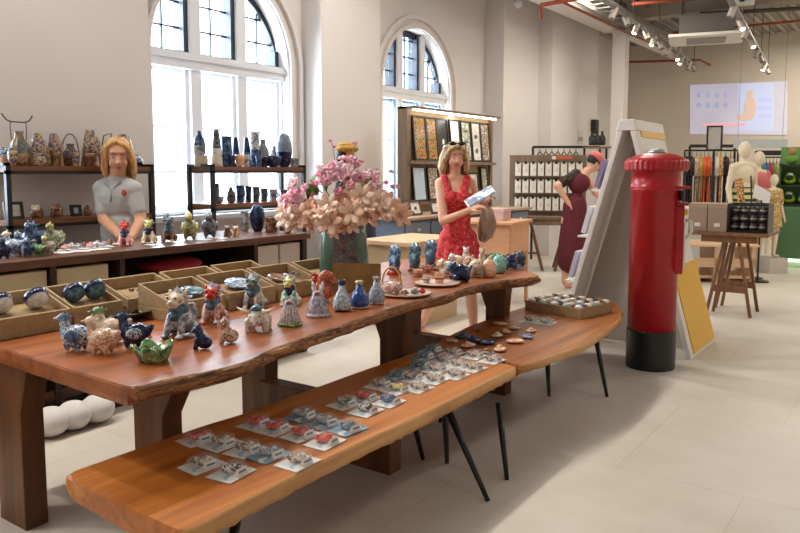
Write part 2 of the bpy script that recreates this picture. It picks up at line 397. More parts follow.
def heads(A, B, ts, grp, lab, on):
    A = Vector(A); B = Vector(B)
    t = thing('spotlight_track', lab, 'light track')
    MB().bar(A, B, .07, .04).build('track_rail', silver, t)
    d = (B-A).normalized()
    for k in range(5):
        p = A.lerp(B, k/4); MB().tube([p, (p.x, p.y, CEIL)], .008, 6).build('hanger_rod', dgrey, t)
    for i, u in enumerate(ts):
        p = A.lerp(B, u)
        h = bpy.data.objects.new('spot_head', None); C.objects.link(h); h.parent = t
        aim = Vector((.45 if i % 2 else -.3, -.35, -1)).normalized(); q = p-Vector((0, 0, .06))
        MB().tube([q-aim*.05, q+aim*.1], .042, 10).build('lamp_barrel', plain((190, 184, 172), .5), h, smooth=False)
        MB().tube([p, q], .012, 6).build('bracket', dgrey, h)
        if i in on:
            MB().tube([q+aim*.098, q+aim*.104], .034, 10).build('lens', plain((255, 240, 205), .5, emit=14), h)
        else:
            MB().tube([q+aim*.098, q+aim*.104], .034, 10).build('lens', plain((120, 112, 96), .3), h)
heads(at(600, -4, 9.4), at(694, 65, 15.4), [.1, .19, .28, .37, .45, .52, .62, .72, .8, .86, .92, .98], 'a', 'grey ceiling track of white spotlights, the longer one beside the beam', {2, 4, 7, 8})
heads(at(728, -4, 9.3), at(768, 68, 15.4), [.08, .22, .33, .46, .62, .72, .88, .97], 'b', 'ceiling track of white spotlights nearest the right side', {1, 3, 6})
# cable tray above the long track
A = at(575, -8, 9.6)+Vector((-.45, 0, .3)); B = at(690, 52, 15.6)+Vector((-.45, 0, .25))
t = thing('cable_tray', 'open grey cable tray hanging above the longer spotlight track', 'cable tray')
off = Vector((.16, 0, 0)); MB().bar(A-off, B-off, .03, .09).bar(A+off, B+off, .03, .09).build('side_rail', grey, t)
for i in range(22):
    p = A.lerp(B, i/21); MB().bar(p-off, p+off, .04, .015).build('rung', grey, t)
for i in range(3):
    p = A.lerp(B, .2+.3*i); MB().tube([p, (p.x, p.y, CEIL)], .01, 6).build('hanger_rod', dgrey, t)
# ceiling cassette
cc = at(706, 36, 12.5)
t = thing('ceiling_cassette_unit', 'boxy air conditioning unit with pale grille hung from the deck', 'air conditioner', (cc.x, cc.y, cc.z), .25)
MB().box(-.42, .42, -.38, .38, -.02, .3).build('housing', plain((104, 100, 94), .6), t, bevel=.01)
m = MB().box(-.58, .58, -.5, .5, -.07, -.02); m.build('grille_panel', plain((226, 222, 212), .5), t, bevel=.01)
MB().box(-.3, .3, -.28, .28, -.085, -.07).build('intake_grille', plain((150, 148, 140), .6), t)
for sx, sy in ((-.38, -.34), (.38, -.34), (-.38, .34), (.38, .34)): MB().tube([(sx, sy, .3), (sx, sy, CEIL-cc.z)], .01, 6).build('hanger_rod', dgrey, t)
pj = at(742, 1, 10.5)
t = thing('projector', 'pale projector hanging in the upper right between track and conduit', 'projector', (pj.x, pj.y, pj.z), .2)
MB().box(-.16, .16, -.12, .12, -.05, .05).build('casing', plain((206, 204, 200), .4), t, bevel=.015); MB().tube([(0, -.12, 0), (0, -.15, 0)], .04, 12).build('lens', BLACKM, t)
MB().tube([(0, 0, .05), (0, 0, CEIL-pj.z)], .02, 8).build('ceiling_pole', dgrey, t)
for x, y, d in ((519, 2, 11), (514, 3, 9.5)):
    p = at(x, y, d)
sp = at(518, 3, 11.6)
t = thing('security_camera', 'small white dome camera high on the pale left pier', 'camera', (sp.x, sp.y, sp.z))
MB().tube([(0, 0, .05), (0, 0, .12), (-.35, .0, .12)], .03, 8).build('bracket', WHITE, t); MB().ell((0, 0, 0), .08).build('dome', plain((190, 188, 184), .2), t, smooth=True)
# projected picture on the back wall
pr = N('projected_picture'); pr.b.inputs['Base Color'].default_value = (.6, .6, .62, 1)
tc = pr.coord((1, 1, 1)); 
f = pr.noise(tc, 1.2, 2)
em = pr.ramp(f, [(.35, rgb(168, 166, 205)), (.65, rgb(190, 186, 215))]); pr.link(em, pr.b.inputs['Emission Color']); pr.b.inputs['Emission Strength'].default_value = .42
YS = YB-.01
def onY(x, y, Y=YS):
    d, _ = ray(x, y); return Vector((0, 0, EYE))+d*(Y/d.y)
p = [onY(690, 85), onY(787, 81), onY(787, 135), onY(690, 134)]
def quadslab(p, th, m): return m.add([tuple(q) for q in p]+[(q.x, q.y-th, q.z) for q in p], [(0,1,2,3),(7,6,5,4),(0,4,5,1),(1,5,6,2),(2,6,7,3),(3,7,4,0)])
t = thing('projected_screen', 'pale lilac projected picture glowing on the far wall', 'projection')
quadslab(p, .01, MB()).build('screen', pr.m, t)
def emat(c, s=.7):
    return plain(c, .8, emit=s)
quadslab([onY(q[0], q[1], YS-.012) for q in ((738, 84), (773, 83), (773, 131), (738, 131))], .006, MB()).build('bright_photo_area', emat((190, 198, 228), .5), t)
for i in range(4):
    for j in range(2):
        x = 699+i*9; y = 95+j*10
        q = onY(x, y, YS-.014); MB().ell((q.x, q.y, q.z), (.05, .006, .06)).build('small_portrait', emat((160, 168, 204), .5), t)
pb = MB(); q = onY(750, 108, YS-.02); pb.ell((q.x, q.y, q.z), (.13, .006, .26)); q = onY(750, 95, YS-.02); pb.ell((q.x, q.y, q.z+.02), (.07, .006, .10)); q = onY(745, 117, YS-.02); pb.ell((q.x, q.y, q.z), (.2, .006, .09))
pb.build('yellow_figure', emat((198, 176, 160), .6), t)
for y in (98, 106, 114): quadslab([onY(q[0], q[1], YS-.016) for q in ((758, y), (772, y), (772, y+4), (758, y+4))], .004, MB()).build('shelf_band', emat((178, 184, 224), .6), t)
quadslab([onY(q[0], q[1], YS-.03) for q in ((702, 124), (745, 123.3), (745, 125.3), (702, 126))], .01, MB()).build('red_caption_band', emat((226, 164, 160), .6), t)
# ================================================================ LARGE FURNITURE
TZ = .78
def edge_slab(name, top_pts, z, th, mats, parent, inset_bottom=.03, seed=1, jag=.006):
    """live-edge slab: outline ring at the top, bulging middle rings, ring at the bottom"""
    r = random.Random(seed); P = [Vector((p[0], p[1])) for p in top_pts]; ring = []
    L = len(P)
    for i in range(L):
        a, b = P[i], P[(i+1) % L]; n = max(2, int((b-a).length/.03))
        for k in range(n): ring.append(a.lerp(b, k/n))
    c = sum(ring, Vector((0, 0)))/len(ring)
    # smooth the outline a little
    for _ in range(2): ring = [(ring[i-1]+ring[i]*2+ring[(i+1) % len(ring)])/4 for i in range(len(ring))]
    n = len(ring); nor = []
    for i in range(n):
        d = ring[(i+1) % n]-ring[i-1]; q = Vector((d.y, -d.x)).normalized()
        if q.dot(ring[i]-c) < 0 and False: q = -q
        nor.append(q)
    area = sum(ring[i].x*ring[(i+1) % n].y-ring[(i+1) % n].x*ring[i].y for i in range(n))
    if area < 0: nor = [-q for q in nor]
    lv = [(0, 0), (.012, -.12), (.018, -.4), (.008, -.7), (-inset_bottom, -1.0)]
    vs = []; fs = []; mi = []
    cut = [q.y < -.93 for q in nor]
    for j, (o, h) in enumerate(lv):
        for i in range(n):
            if cut[i] and cut[i-1]: vs.append((ring[i].x+nor[i].x*(.004 if 0 < j < 4 else 0), ring[i].y+nor[i].y*(.004 if 0 < j < 4 else 0), z+h*th)); continue
            w = jag*(r.random()-.5)*2 if j in (1, 2, 3) else jag*.3*(r.random()-.5)
            hh = z+h*th+(0 if j == 0 else (r.random()-.5)*th*.08)
            q = ring[i]+nor[i]*(o+w); vs.append((q.x, q.y, z if j == 0 else (z-th if j == 4 else hh)))
    for j in range(len(lv)-1):
        for i in range(n): fs.append((j*n+i, j*n+(i+1) % n, (j+1)*n+(i+1) % n, (j+1)*n+i)); mi.append(0 if cut[i] else 1)
    fs.append(list(range(n))); mi.append(0); fs.append([4*n+i for i in range(n)][::-1]); mi.append(0)
    m = MB(); m.add(vs, fs); m.mi = mi
    o = m.build(name, mats, parent)
    for p in o.data.polygons: p.use_smooth = p.material_index == 1 and abs(p.normal.z) < .9
    return o
# main live-edge table ------------------------------------------------
front = [(133,388),(161,380),(202,372),(230,366),(247,361),(257,356),(268,350),(285,344),(312,334),(340,325),(357,319),(385,309.5),(412,301),(440,296),(452,293),(462,288),(473,285),(495,280.6),(522,278),(539,276)]
F3 = [onz(x, y, TZ) for x, y in front]
pts = [(-3.5, 1.50), (-2.9, 1.47), (-2.45, 1.45)]+[(p.x, p.y) for p in F3]+[(F3[-1].x-.08, F3[-1].y+.10), (-2.6, 5.12), (-3.0, 5.15), (-3.46, 5.1), (-3.52, 4.2), (-3.48, 3.0)]
tb = thing('display_table', 'long polished table of reddish wood with a rough bark edge, covered in figurines', 'table', (-2.8, 3.2, 0))
off = Vector((-2.8, 3.2))
edge_slab('tabletop', [(p[0]-off.x, p[1]-off.y) for p in pts], TZ, .07, [tablewood, bark], tb, .035, 3, .011)
def slab_leg(x0, x1, y0, y1, par, flare0=.12, flare1=.14):
    h = TZ-.072
    o = [(x0, 0), (x1, 0), (x1, h-.2), (x1+flare1, h-.03), (x1+flare1, h), (x0-flare0, h), (x0-flare0, h-.03), (x0, h-.2)]
    m = MB(); n = len(o)
    m.add([(x, y0, z) for x, z in o]+[(x, y1, z) for x, z in o], [list(range(n)), list(range(n, 2*n))[::-1]]+[(i, n+i, n+(i+1) % n, (i+1) % n) for i in range(n)])
    return m.build('leg', legwood, par, bevel=.004)
for xa, xb, ya, f0, f1 in ((-2.65, -2.46, 1.80, .09, .10), (-2.60, -2.43, 3.45, .07, .02), (-2.58, -2.43, 4.72, .07, .02)):
    slab_leg(xa-off.x, xb-off.x, ya-off.y, ya+.1-off.y, tb, f0, f1)
for xa, xb, ya in ((-3.2, -2.99, 1.50), (-3.2, -3.0, 2.90), (-3.2, -3.0, 4.4)):
    slab_leg(xa-off.x, xb-off.x, ya-off.y, ya+.1-off.y, tb, .0, .06)
for xa, xb, ya, h_ in ((-3.0, -2.08, 2.84, .33), (-3.0, -2.22, 4.34, .33)):
    MB().box(xa-off.x, xb-off.x, ya-off.y, ya+.1-off.y, 0, h_).build('foot_board', legwood, tb, bevel=.004)
# benches ----------------------------------------------------------
BZ = .45
blackmetal = plain((16, 16, 18), .35)
def bench(name, label, fr, bk, legs, seed, th=.085, wm=None):
    c = (sum(p[0] for p in fr+bk)/len(fr+bk), sum(p[1] for p in fr+bk)/len(fr+bk))
    t = thing(name, label, 'bench', (c[0], c[1], 0))
    edge_slab('seat_plank', [(p[0]-c[0], p[1]-c[1]) for p in fr+bk], BZ, th, [wm or benchwood, sap], t, .045, seed, .0035)
    for a, b in legs:
        a = Vector(a)-Vector((c[0], c[1], 0)); b = Vector(b)-Vector((c[0], c[1], 0))
        MB().tube([a, b], [.019, .011], 12).build('leg', blackmetal, t, smooth=True)
    return t
g = lambda pts_: [tuple(onz(x, y, BZ)[:2]) for x, y in pts_]
fA = g([(122,504),(182,532),(225,509),(300,471),(350,446),(400,424),(440,404),(480,384),(516,366)])
bA = g([(428,348),(400,358),(362,371),(310,390),(250,412),(200,427),(120,455),(66,474)])
zl = BZ-.075
bench('bench', 'near live-edge bench of golden wood with rows of carded ornaments', fA, bA,
      [(at_z, onz(*ft)) for at_z, ft in ((Vector((-2.05, 2.95, zl)), (423, 459)), (Vector((-1.78, 2.9, zl)), (488, 501)), (Vector((-1.86, 3.0, zl)), (447, 463)))] +
      [(Vector((-2.25, 1.6, zl)), Vector((-2.3, 1.5, 0))), (Vector((-1.8, 1.6, zl)), Vector((-1.74, 1.45, 0)))], 5)
fB = g([(521,365),(534,361),(545,357),(580,345),(598,334),(606,328),(619,319),(621,311)])
bB = g([(616,302),(600,298),(560,296),(530,305),(500,315),(470,326),(445,338),(436,345)])
bench('bench', 'farther darker live-edge bench with a crate and loose clay shapes', fB, bB,
      [(Vector((-1.72, 3.3, zl-.06)), onz(507, 480)), (onz(547, 352, zl), onz(549, 396)), (onz(596, 338, zl), onz(607, 397)), (Vector((-2.2, 3.75, zl)), Vector((-2.3, 3.65, 0)))], 9, .07, darkbench)

# red post box -------------------------------------------------------
pb_ = onz(650, 366); red = N('post_box_red'); v = red.coord(); red.base(red.ramp(red.noise(v, 7, 3), [(.3, rgb(160, 14, 24)), (.7, rgb(178, 22, 32))])); red.b.inputs['Roughness'].default_value = .28; red = red.m
t = thing('post_box', 'tall red cylindrical post box with a black base and ribbed cap', 'post box', (pb_.x, pb_.y, 0), .25)
t.scale = (.92, .92, 1)
MB().lathe([(.195, 0), (.2, .01), (.2, .29), (.196, .30)], 48).build('base', plain((12, 12, 14), .35), t, smooth=False)
MB().lathe([(.194, .295), (.194, 1.375), (.2, 1.38), (.2, 1.395), (.194, 1.40), (.194, 1.50), (.225, 1.52)], 48).build('body', red, t, smooth=True)
m = MB(); vs = []; n = 72
for z, r, w in ((1.505, .235, 0), (1.52, .252, .003), (1.575, .254, .003), (1.59, .24, 0), (1.605, .215, 0), (1.625, .17, 0), (1.64, .10, 0)):
    vs += [((r+(w if k % 2 else -w))*math.cos(2*PI*k/n), (r+(w if k % 2 else -w))*math.sin(2*PI*k/n), z) for k in range(n)]
fs = [(j*n+k, j*n+(k+1) % n, (j+1)*n+(k+1) % n, (j+1)*n+k) for j in range(6) for k in range(n)]+[list(range(n))[::-1], [6*n+k for k in range(n)]]
m.add(vs, fs).build('cap', red, t)
MB().lathe([(.07, 1.638), (.075, 1.65), (.06, 1.668), (.02, 1.675)], 20).build('crown_plate', plain((170, 172, 176), .3, .6), t, smooth=True)
MB().lathe([(.197, 1.36), (.203, 1.365), (.203, 1.378), (.197, 1.383)], 48).build('collar_ring', red, t)
ang = -.05
M = Matrix.Rotation(.04, 4, 'Z')
MB().box(.16, .27, -.13, .13, 1.375, 1.395, M).build('slot_hood', red, t, bevel=.004)
MB().box(.16, .255, -.12, .12, 1.255, 1.272, M).build('slot_sill', red, t, bevel=.004)
MB().box(.19, .212, -.11, .11, 1.285, 1.36, M).build('letter_slot', BLACKM, t)
MB().box(.15, .225, -.10, .10, .74, 1.25, M).build('door', red, t, bevel=.004)
MB().box(.226, .24, -.09, .08, .78, 1.12, M).build('notice_plate', plain((232, 230, 222), .4), t)
MB().box(.226, .25, -.10, .07, 1.18, 1.22, M).build('yellow_plate', plain((214, 170, 50), .4), t)
MB().tube([M @ Vector((.235, -.03, 1.14)), M @ Vector((.28, -.03, 1.13)), M @ Vector((.285, -.03, 1.06)), M @ Vector((.24, -.03, 1.0))], .012, 8).build('door_handle', plain((214, 212, 206), .3, .4), t, smooth=True)

# white A-frame display ---------------------------------------------
af = onz(620, 350); wpan = plain((224, 220, 212), .5)
t = thing('a_frame_display', 'tall white A-shaped display stand with a yellow stripe and foot panel', 'display stand', (af.x, af.y, 0))
hw, H, Ln = .58, 1.93, .8
# sloping panels: thickness .05, width along Y
def slope(sgn, x0, x1, z0, z1, y0, y1, mb, th=.045):
    # x at height z on the outer line
    X = lambda z: sgn*(hw-(hw-.05)*z/H)
    o = [(X(z0), z0), (X(z1), z1), (X(z1)-sgn*th, z1), (X(z0)-sgn*th, z0)]
    return mb.add([(x, y0, z) for x, z in o]+[(x, y1, z) for x, z in o], [(0,1,2,3),(7,6,5,4),(0,4,5,1),(1,5,6,2),(2,6,7,3),(3,7,4,0)])
slope(-1, 0, 0, 0, H-.02, 0, Ln, MB()).build('left_panel', wpan, t, bevel=.006)
slope(1, 0, 0, 0, H-.02, 0, Ln, MB()).build('right_panel', wpan, t, bevel=.006)
m = MB(); o = [(-.085, H-.09), (.085, H-.09), (.062, H), (-.062, H)]
m.add([(x, -.005, z) for x, z in o]+[(x, Ln+.005, z) for x, z in o], [(0,1,2,3),(7,6,5,4),(0,4,5,1),(1,5,6,2),(2,6,7,3),(3,7,4,0)]).build('ridge_cap', wpan, t, bevel=.006)
slope(1, 0, 0, H-.14, H-.02, .12, Ln+.01, MB(), -.008).build('yellow_stripe', plain((232, 178, 40), .45), t)
slope(1, 0, 0, .03, .72, .09, Ln+.004, MB(), -.008).build('yellow_foot_panel', plain((226, 172, 28), .45), t)
MB().add([(x_, y_, z_) for y_ in (.30, .31) for x_, z_ in ((-hw+.05, .01), (hw-.05, .01), (.012, H-.12), (-.012, H-.12))], [(0, 1, 2, 3), (7, 6, 5, 4), (0, 4, 5, 1), (1, 5, 6, 2), (2, 6, 7, 3), (3, 7, 4, 0)]).build('inner_panel', plain((176, 170, 158), .6), t)
p_ = MB(); q_ = (hw-(hw-.05)*1.62/H); p_.box(q_+.004, q_+.02, .14, .18, 1.60, 1.68); p_.build('red_emblem', plain((200, 60, 60), .5), t)
for i, z in enumerate((.55, .95, 1.35)):
    x = -(hw-(hw-.05)*z/H)
    s_ = MB().box(x-.10, x+.01, .05, Ln-.05, z-.015, z); s_.build('shelf', wpan, t)
for i, z in enumerate((.55, .95, 1.35)):
    x = -(hw-(hw-.05)*z/H)
    for j in range(4):
        b = MB().box(-.085, -.05, -.1, .1, 0, .24, Matrix.Rotation(.26, 4, 'Y'))
        o = b.build('booklet', plain([(180, 172, 190), (206, 202, 208), (130, 114, 146), (206, 194, 180)][(i+j) % 4], .5))
        o.location = (af.x+x-.0, af.y+.18+j*.23, z+.004)
        tag(o, '%s booklet leaning on the %s shelf of the white A-shaped stand' % (['nearest', 'second', 'third', 'farthest'][j], ['lowest', 'middle', 'top'][i]), 'booklet', 'booklets on the white stand')

# counter with figurines along the window side -----------------------
CX0, CX1, CZ = -4.87, -4.12, 1.0
t = thing('counter', 'long dark brown counter in front of the window shelves, figurines on top', 'counter', (CX1, 3.2, 0))
def cb(x0, x1, y0, y1, z0, z1): return MB().box(x0-CX1, x1-CX1, y0-3.2, y1-3.2, z0, z1)
cb(CX0, CX1, .6, 4.52, CZ-.05, CZ).build('counter_top', brownwood, t, bevel=.004)
cb(CX0, CX1-.04, .6, 4.5, .14, .20).build('bottom_shelf', brownwood, t)
cb(CX0, CX0+.03, .6, 4.5, .2, CZ-.05).build('back_panel', plain((30, 22, 20), .6), t)
cb(CX0+.04, CX1-.06, .65, 4.46, .56, .585).build('middle_shelf', brownwood, t)
for y in (1.45, 2.3, 2.76, 3.92, 4.46): cb(CX0+.03, CX1-.03, y, y+.035, 0, CZ-.05).build('upright', plain((52, 32, 24), .5), t)
cream = plain((204, 184, 148), .6)
for y0, y1 in ((1.92, 2.30), (2.34, 2.70)):
    o = MB().box(-.25, .25, -(y1-y0)/2+.01, (y1-y0)/2-.01, 0, .34).build('storage_box', cream, bevel=.006); o.location = (-4.42, (y0+y1)/2, .586)
    tag(o, 'cream storage box under the counter, %s of the pair beside the red cushions' % ('left' if y0 < 2 else 'right'), 'box', 'cream boxes under the counter')
for k, (y0, y1) in enumerate(((3.965, 4.20), (4.21, 4.45))):
    o = MB().box(-.25, .25, -(y1-y0)/2+.004, (y1-y0)/2-.004, 0, .34).build('storage_box', plain((206, 192, 180), .6), bevel=.006); o.location = (-4.42, (y0+y1)/2, .586)
    tag(o, 'pale grey storage box in the far end of the counter, %s one' % ('left' if k == 0 else 'right'), 'box', 'pale boxes at the counter end')
def cushion(loc, s, m, lab, grp, rz=0):
    o = MB().ell((0, 0, s[2]), s, nu=20, nv=12).build('cushion', m, smooth=True, loc=loc); o.rotation_euler = (0, 0, rz)
    tag(o, lab, 'cushion', grp); return o
redf = plain((190, 32, 34), .8); 
for i, (y, z) in enumerate(((1.68, .586), (1.74, .69), (1.66, .79))):
    cushion((-4.36, y, z), (.2, .15, .055), redf, 'red fabric cushion under the left counter bay, %s of the stack' % ('bottom', 'middle', 'top')[i], 'red cushions')
for i, (y, z) in enumerate(((3.05, .586), (3.2, .69), (3.42, .586), (3.3, .79))):
    cushion((-4.36, y, z), (.2, .24, .055), plain((150, 24, 36), .8), 'dark red cushion in the open middle bay, %s' % ('lowest', 'second up', 'third up', 'topmost')[i], 'dark red cushions')
# round white poufs on the plinth below the counter
t = thing('floor_plinth', 'low dark plinth along the floor under the counter', 'plinth', (-4.3, 2.2, 0))
MB().box(-.05, .17, -1.0, 1.6, 0, .05).build('board', plain((58, 50, 46), .6), t)
for i, (x, y) in enumerate(((58, 398), (75, 396), (97, 392))):
    pass
for i, y in enumerate((1.42, 1.72, 2.02, 2.3)):
    o = MB().ell((0, 0, .085), (.105, .098, .085), nu=24, nv=14).build('round_pouf', plain((222, 218, 214), .8), smooth=True, loc=(-3.98, onx((50, 73, 97, 14)[i], 400, -3.98).y, .0))
    tag(o, 'plump white round pouf on the floor, %s in the row behind the table legs' % ('nearest', 'second', 'third', 'farthest')[i], 'pouf', 'white poufs')
    o.location.z = .0
# shelves ----------------------------------------------------------
def rack(name, label, X0, X1, Y0, Y1, zs, cat='shelf', post=.035, zt=None, bmat=None, mids=()):
    t = thing(name, label, cat, (X0, Y0, 0)); zt = zt or zs[-1]
    P = lambda *a: MB().box(a[0]-X0, a[1]-X0, a[2]-Y0, a[3]-Y0, a[4], a[5])
    for x in (X0, X1-post):
        for y in [Y0, Y1-post]+list(mids): P(x, x+post, y, y+post, 0, zt+.02).build('post', NAVY if 'window' in label else BLACKM, t)
    for z in zs:
        P(X0+.004, X1-.004, Y0+post, Y1-post, z-.045, z).build('shelf_board', bmat or brownwood, t)
        P(X1-post*.8, X1, Y0, Y1, z-.06, z-.035).build('shelf_rail', BLACKM, t); P(X0, X0+post*.8, Y0, Y1, z-.06, z-.035).build('shelf_rail', BLACKM, t)
    for y in (Y0, Y1-post):
        P(X0, X1, y, y+post, zt-.0, zt+.02).build('end_rail', BLACKM, t)
    return t
rackwood = wood('rack_wood', [(92, 52, 28), (124, 74, 42), (146, 92, 56)], 1, 1, .4)
SLX = -5.33
rack('shelving_rack', 'black metal rack with wooden shelves against the left wall, baskets on top', SLX-.36, SLX, 2.66, 3.90, (.55, 1.15, 1.545), bmat=rackwood)
SMX = -5.25
rack('shelving_rack', 'slim dark rack standing before the tall window with blue vases', SMX-.36, SMX, 4.46, 5.7, (.6, 1.205, 1.55), bmat=rackwood)

# picture display wall -----------------------------------------------
PX = -5.2
t = thing('picture_display', 'lit wooden display unit of framed pictures standing before the far window', 'display unit', (PX, 7.5, 0))
P = lambda *a: MB().box(a[0]-PX, a[1]-PX, a[2]-7.5, a[3]-7.5, a[4], a[5])
unit = wood('unit_wood', [(104, 84, 66), (124, 102, 82), (140, 118, 96)], 2, 1, .5)
P(PX-.06, PX-.02, 7.5, 9.6, .9, 2.28).build('back_board', plain((166, 138, 104), .6), t)
P(PX-.12, PX+.02, 7.44, 7.52, .9, 2.30).build('side_post', unit, t); P(PX-.12, PX+.02, 9.58, 9.64, .9, 2.28).build('side_post', unit, t)
P(PX-.12, PX+.12, 7.44, 9.68, 2.27, 2.30).build('top_board', unit, t)
P(PX-.02, PX+.10, 7.5, 9.6, 1.60, 1.64).build('picture_ledge', unit, t)
P(PX-.02, PX+.10, 7.5, 9.6, 1.10, 1.13).build('picture_ledge', unit, t)
P(PX+.06, PX+.10, 7.5, 9.6, 2.25, 2.268).build('light_strip', plain((255, 246, 222), .5, emit=9), t)
lamp('light_strip_glow', 'AREA', (PX+.1, 8.55, 2.24), 9, WARM, target=(PX, 8.55, 1.7), size=.05, size_y=2.0)
PF = {'gold': mottled([(120, 40, 28), (196, 140, 50), (60, 84, 60), (214, 170, 80)], 22, .3), 'dark': mottled([(34, 32, 32), (60, 52, 46)], 9, .3),
      'white': mottled([(226, 226, 222), (210, 200, 190), (232, 232, 228)], 14, .4), 'print': mottled([(228, 228, 222), (110, 130, 110), (190, 170, 130), (232, 230, 224)], 26, .4),
      'pale': mottled([(186, 206, 220), (216, 226, 232)], 10, .3), 'floral': mottled([(222, 214, 196), (150, 110, 100), (110, 120, 90), (222, 214, 196)], 30, .4)}
def picture(name, label, loc, w, h, kind, axis='Y', lean=.1, frame=(26, 22, 20), grp='framed pictures on the lit unit', mark=None):
    t = thing(name, label, 'picture', loc, 0, grp)
    M = Matrix.Rotation(-lean, 4, 'Y')
    fw = .022
    m = MB()
    for a in ((-w/2, w/2, 0, fw), (-w/2, w/2, h-fw, h), (-w/2, -w/2+fw, fw, h-fw), (w/2-fw, w/2, fw, h-fw)): m.box(-.0, .02, a[0], a[1], a[2], a[3], M)
    m.build('frame', plain(frame, .4), t)
    MB().box(.002, .010, -w/2+fw, w/2-fw, fw, h-fw, M).build('print', PF[kind], t)
    if mark:
        k = MB()
        for (y, z, ry, rz) in mark: k.ell(M @ Vector((.012, y, z)), (.003, ry, rz), nu=12, nv=6)
        k.build('motif', plain((222, 220, 214) if kind == 'dark' else (96, 92, 84), .5), t)
    return t
tops = [(420,'gold'),(432,'gold'),(443,'dark'),(455,'white'),(466,'print'),(476,'white'),(485,'floral')]
nm = ['gold and red picture with a dark frame, first from the left on the upper ledge', 'gold and green dark-framed picture, second on the upper ledge',
      'black picture with a pale oval figure on the upper ledge', 'white picture beside the black one on the upper ledge', 'white print with three stacked motifs on the upper ledge',
      'white print with grey sketches, second from the right on the upper ledge', 'narrow cream print at the right end of the upper ledge']
for i, (x, k) in enumerate(tops):
    p = onx(x, 140, PX+.03)
    mk = {2: [(.0, .14, .045, .07), (0, .25, .03, .04)], 4: [(0, .12, .06, .02), (0, .27, .06, .02), (0, .42, .06, .02)], 5: [(0, .15, .04, .04), (0, .35, .05, .03)], 3: [(-.04, .2, .03, .05)]}.get(i)
    picture('framed_picture', nm[i], (PX+.05, p.y, 1.642), .26 if i else .30, .56, k, mark=mk)
low = [(419,'pale',.30,'pale blue-white framed picture at the left of the lower ledge'), (433,'floral',.27,'floral dark-framed picture partly behind the woman'), (473,'white',.26,'plain white picture on the lower ledge right of the woman'), (484,'print',.2,'tall narrow dark-framed print at the right end of the lower ledge')]
for x, k, w, l in low:
    p = onx(x, 180, PX+.03); picture('framed_picture', l, (PX+.05, p.y, 1.132), w, .44 if x != 473 else .36, k)
# drawer desk under it -------------------------------------------------
t = thing('drawer_desk', 'long desk with a pale brown top and blue-grey drawers below the pictures', 'desk', (-4.95, 8.2, 0))
D = lambda *a: MB().box(a[0]+4.95, a[1]+4.95, a[2]-8.2, a[3]-8.2, a[4], a[5])
D(-5.16, -4.55, 6.5, 9.7, .97, 1.0).build('desk_top', wood('desk_top_wood', [(150, 122, 98), (172, 144, 118), (186, 158, 132)], 1, 1, .5), t, bevel=.004)
D(-5.14, -4.6, 6.55, 9.65, .1, .97).build('carcass', plain((96, 104, 118), .5), t)
for i in range(6):
    for j in range(2):
        d = D(-4.6, -4.585, 6.57+i*.51, 7.05+i*.51, .58+j*.19, .75+j*.19).build('drawer', plain((118, 128, 146), .5), t, bevel=.003)
        D(-4.585, -4.57, 6.78+i*.51, 6.84+i*.51, .65+j*.19, .68+j*.19).build('label_holder', plain((206, 204, 198), .4), d)
D(-5.14, -4.62, 6.6, 9.6, 0, .1).build('plinth', BLACKM, t)
small = [(390, 204, .11, .15, 'pale', 'small blue-glass framed picture leaning behind the peach lilies', (50, 48, 48)), (410, 199, .3, .13, 'floral', 'wide brown-framed picture propped on the desk', (66, 46, 34)), (416, 213, .18, .14, 'white', 'square photo frame with a round motif on the desk', (60, 44, 36)),
         (436, 213, .16, .12, 'white', 'little frame on the desk just left of the woman', (50, 40, 36))]
for x, y, w, h, k, l, fr_ in small:
    X = -4.75 if y > 203 else -4.98; p = onx(x, y, X)
    picture('photo_frame', l, (X, p.y, 1.001), w*1.3, h*1.25, k, lean=.25, frame=fr_, grp='small frames on the desk', mark=[(0, .08, .03, .025)] if x == 416 else None)
p = onx(398, 206, -4.85)
# low cream plinth table and peach table -------------------------------
a = at(408, 262, 7.45)
t = thing('low_display_table', 'low cream box-like table behind the row of blue roosters', 'table', (-4.2, a.y, 0), 0)
MB().box(-.32, .32, -.5, .45, .80, .84).build('table_top', palewood, t, bevel=.004); MB().box(-.29, .29, -.46, .41, 0, .80).build('cabinet_body', plain((190, 164, 128), .6), t)
a = at(497, 260, 8.3)
t = thing('peach_table', 'peach-painted table with a deep front panel to the right of the woman', 'table', (a.x, a.y, 0), .12)
MB().box(-.42, .30, -.35, .35, .93, .96).build('table_top', peachwood, t, bevel=.003)
MB().box(-.38, .26, -.31, -.28, .60, .93).build('front_panel', peachwood, t); MB().box(.24, .27, -.3, .3, .60, .93).build('side_panel', peachwood, t); MB().box(-.40, -.37, -.3, .3, .60, .93).build('side_panel', peachwood, t)
for x in (-.39, .25):
    for y in (-.3, .28): MB().bar((x, y, .6), (x*1.02, y, 0), .035).build('leg', peachwood, t)
a = at(497, 219, 8.25)
t = thing('carton', 'pinkish cardboard carton on the peach table', 'box', (a.x-.0, a.y, .961), .12)
MB().box(-.14, .12, -.12, .12, 0, .13).build('carton_body', plain((196, 164, 156), .7), t, bevel=.003); MB().box(-.145, .125, -.125, .125, .1, .135).build('lid', plain((208, 176, 168), .7), t, bevel=.003)
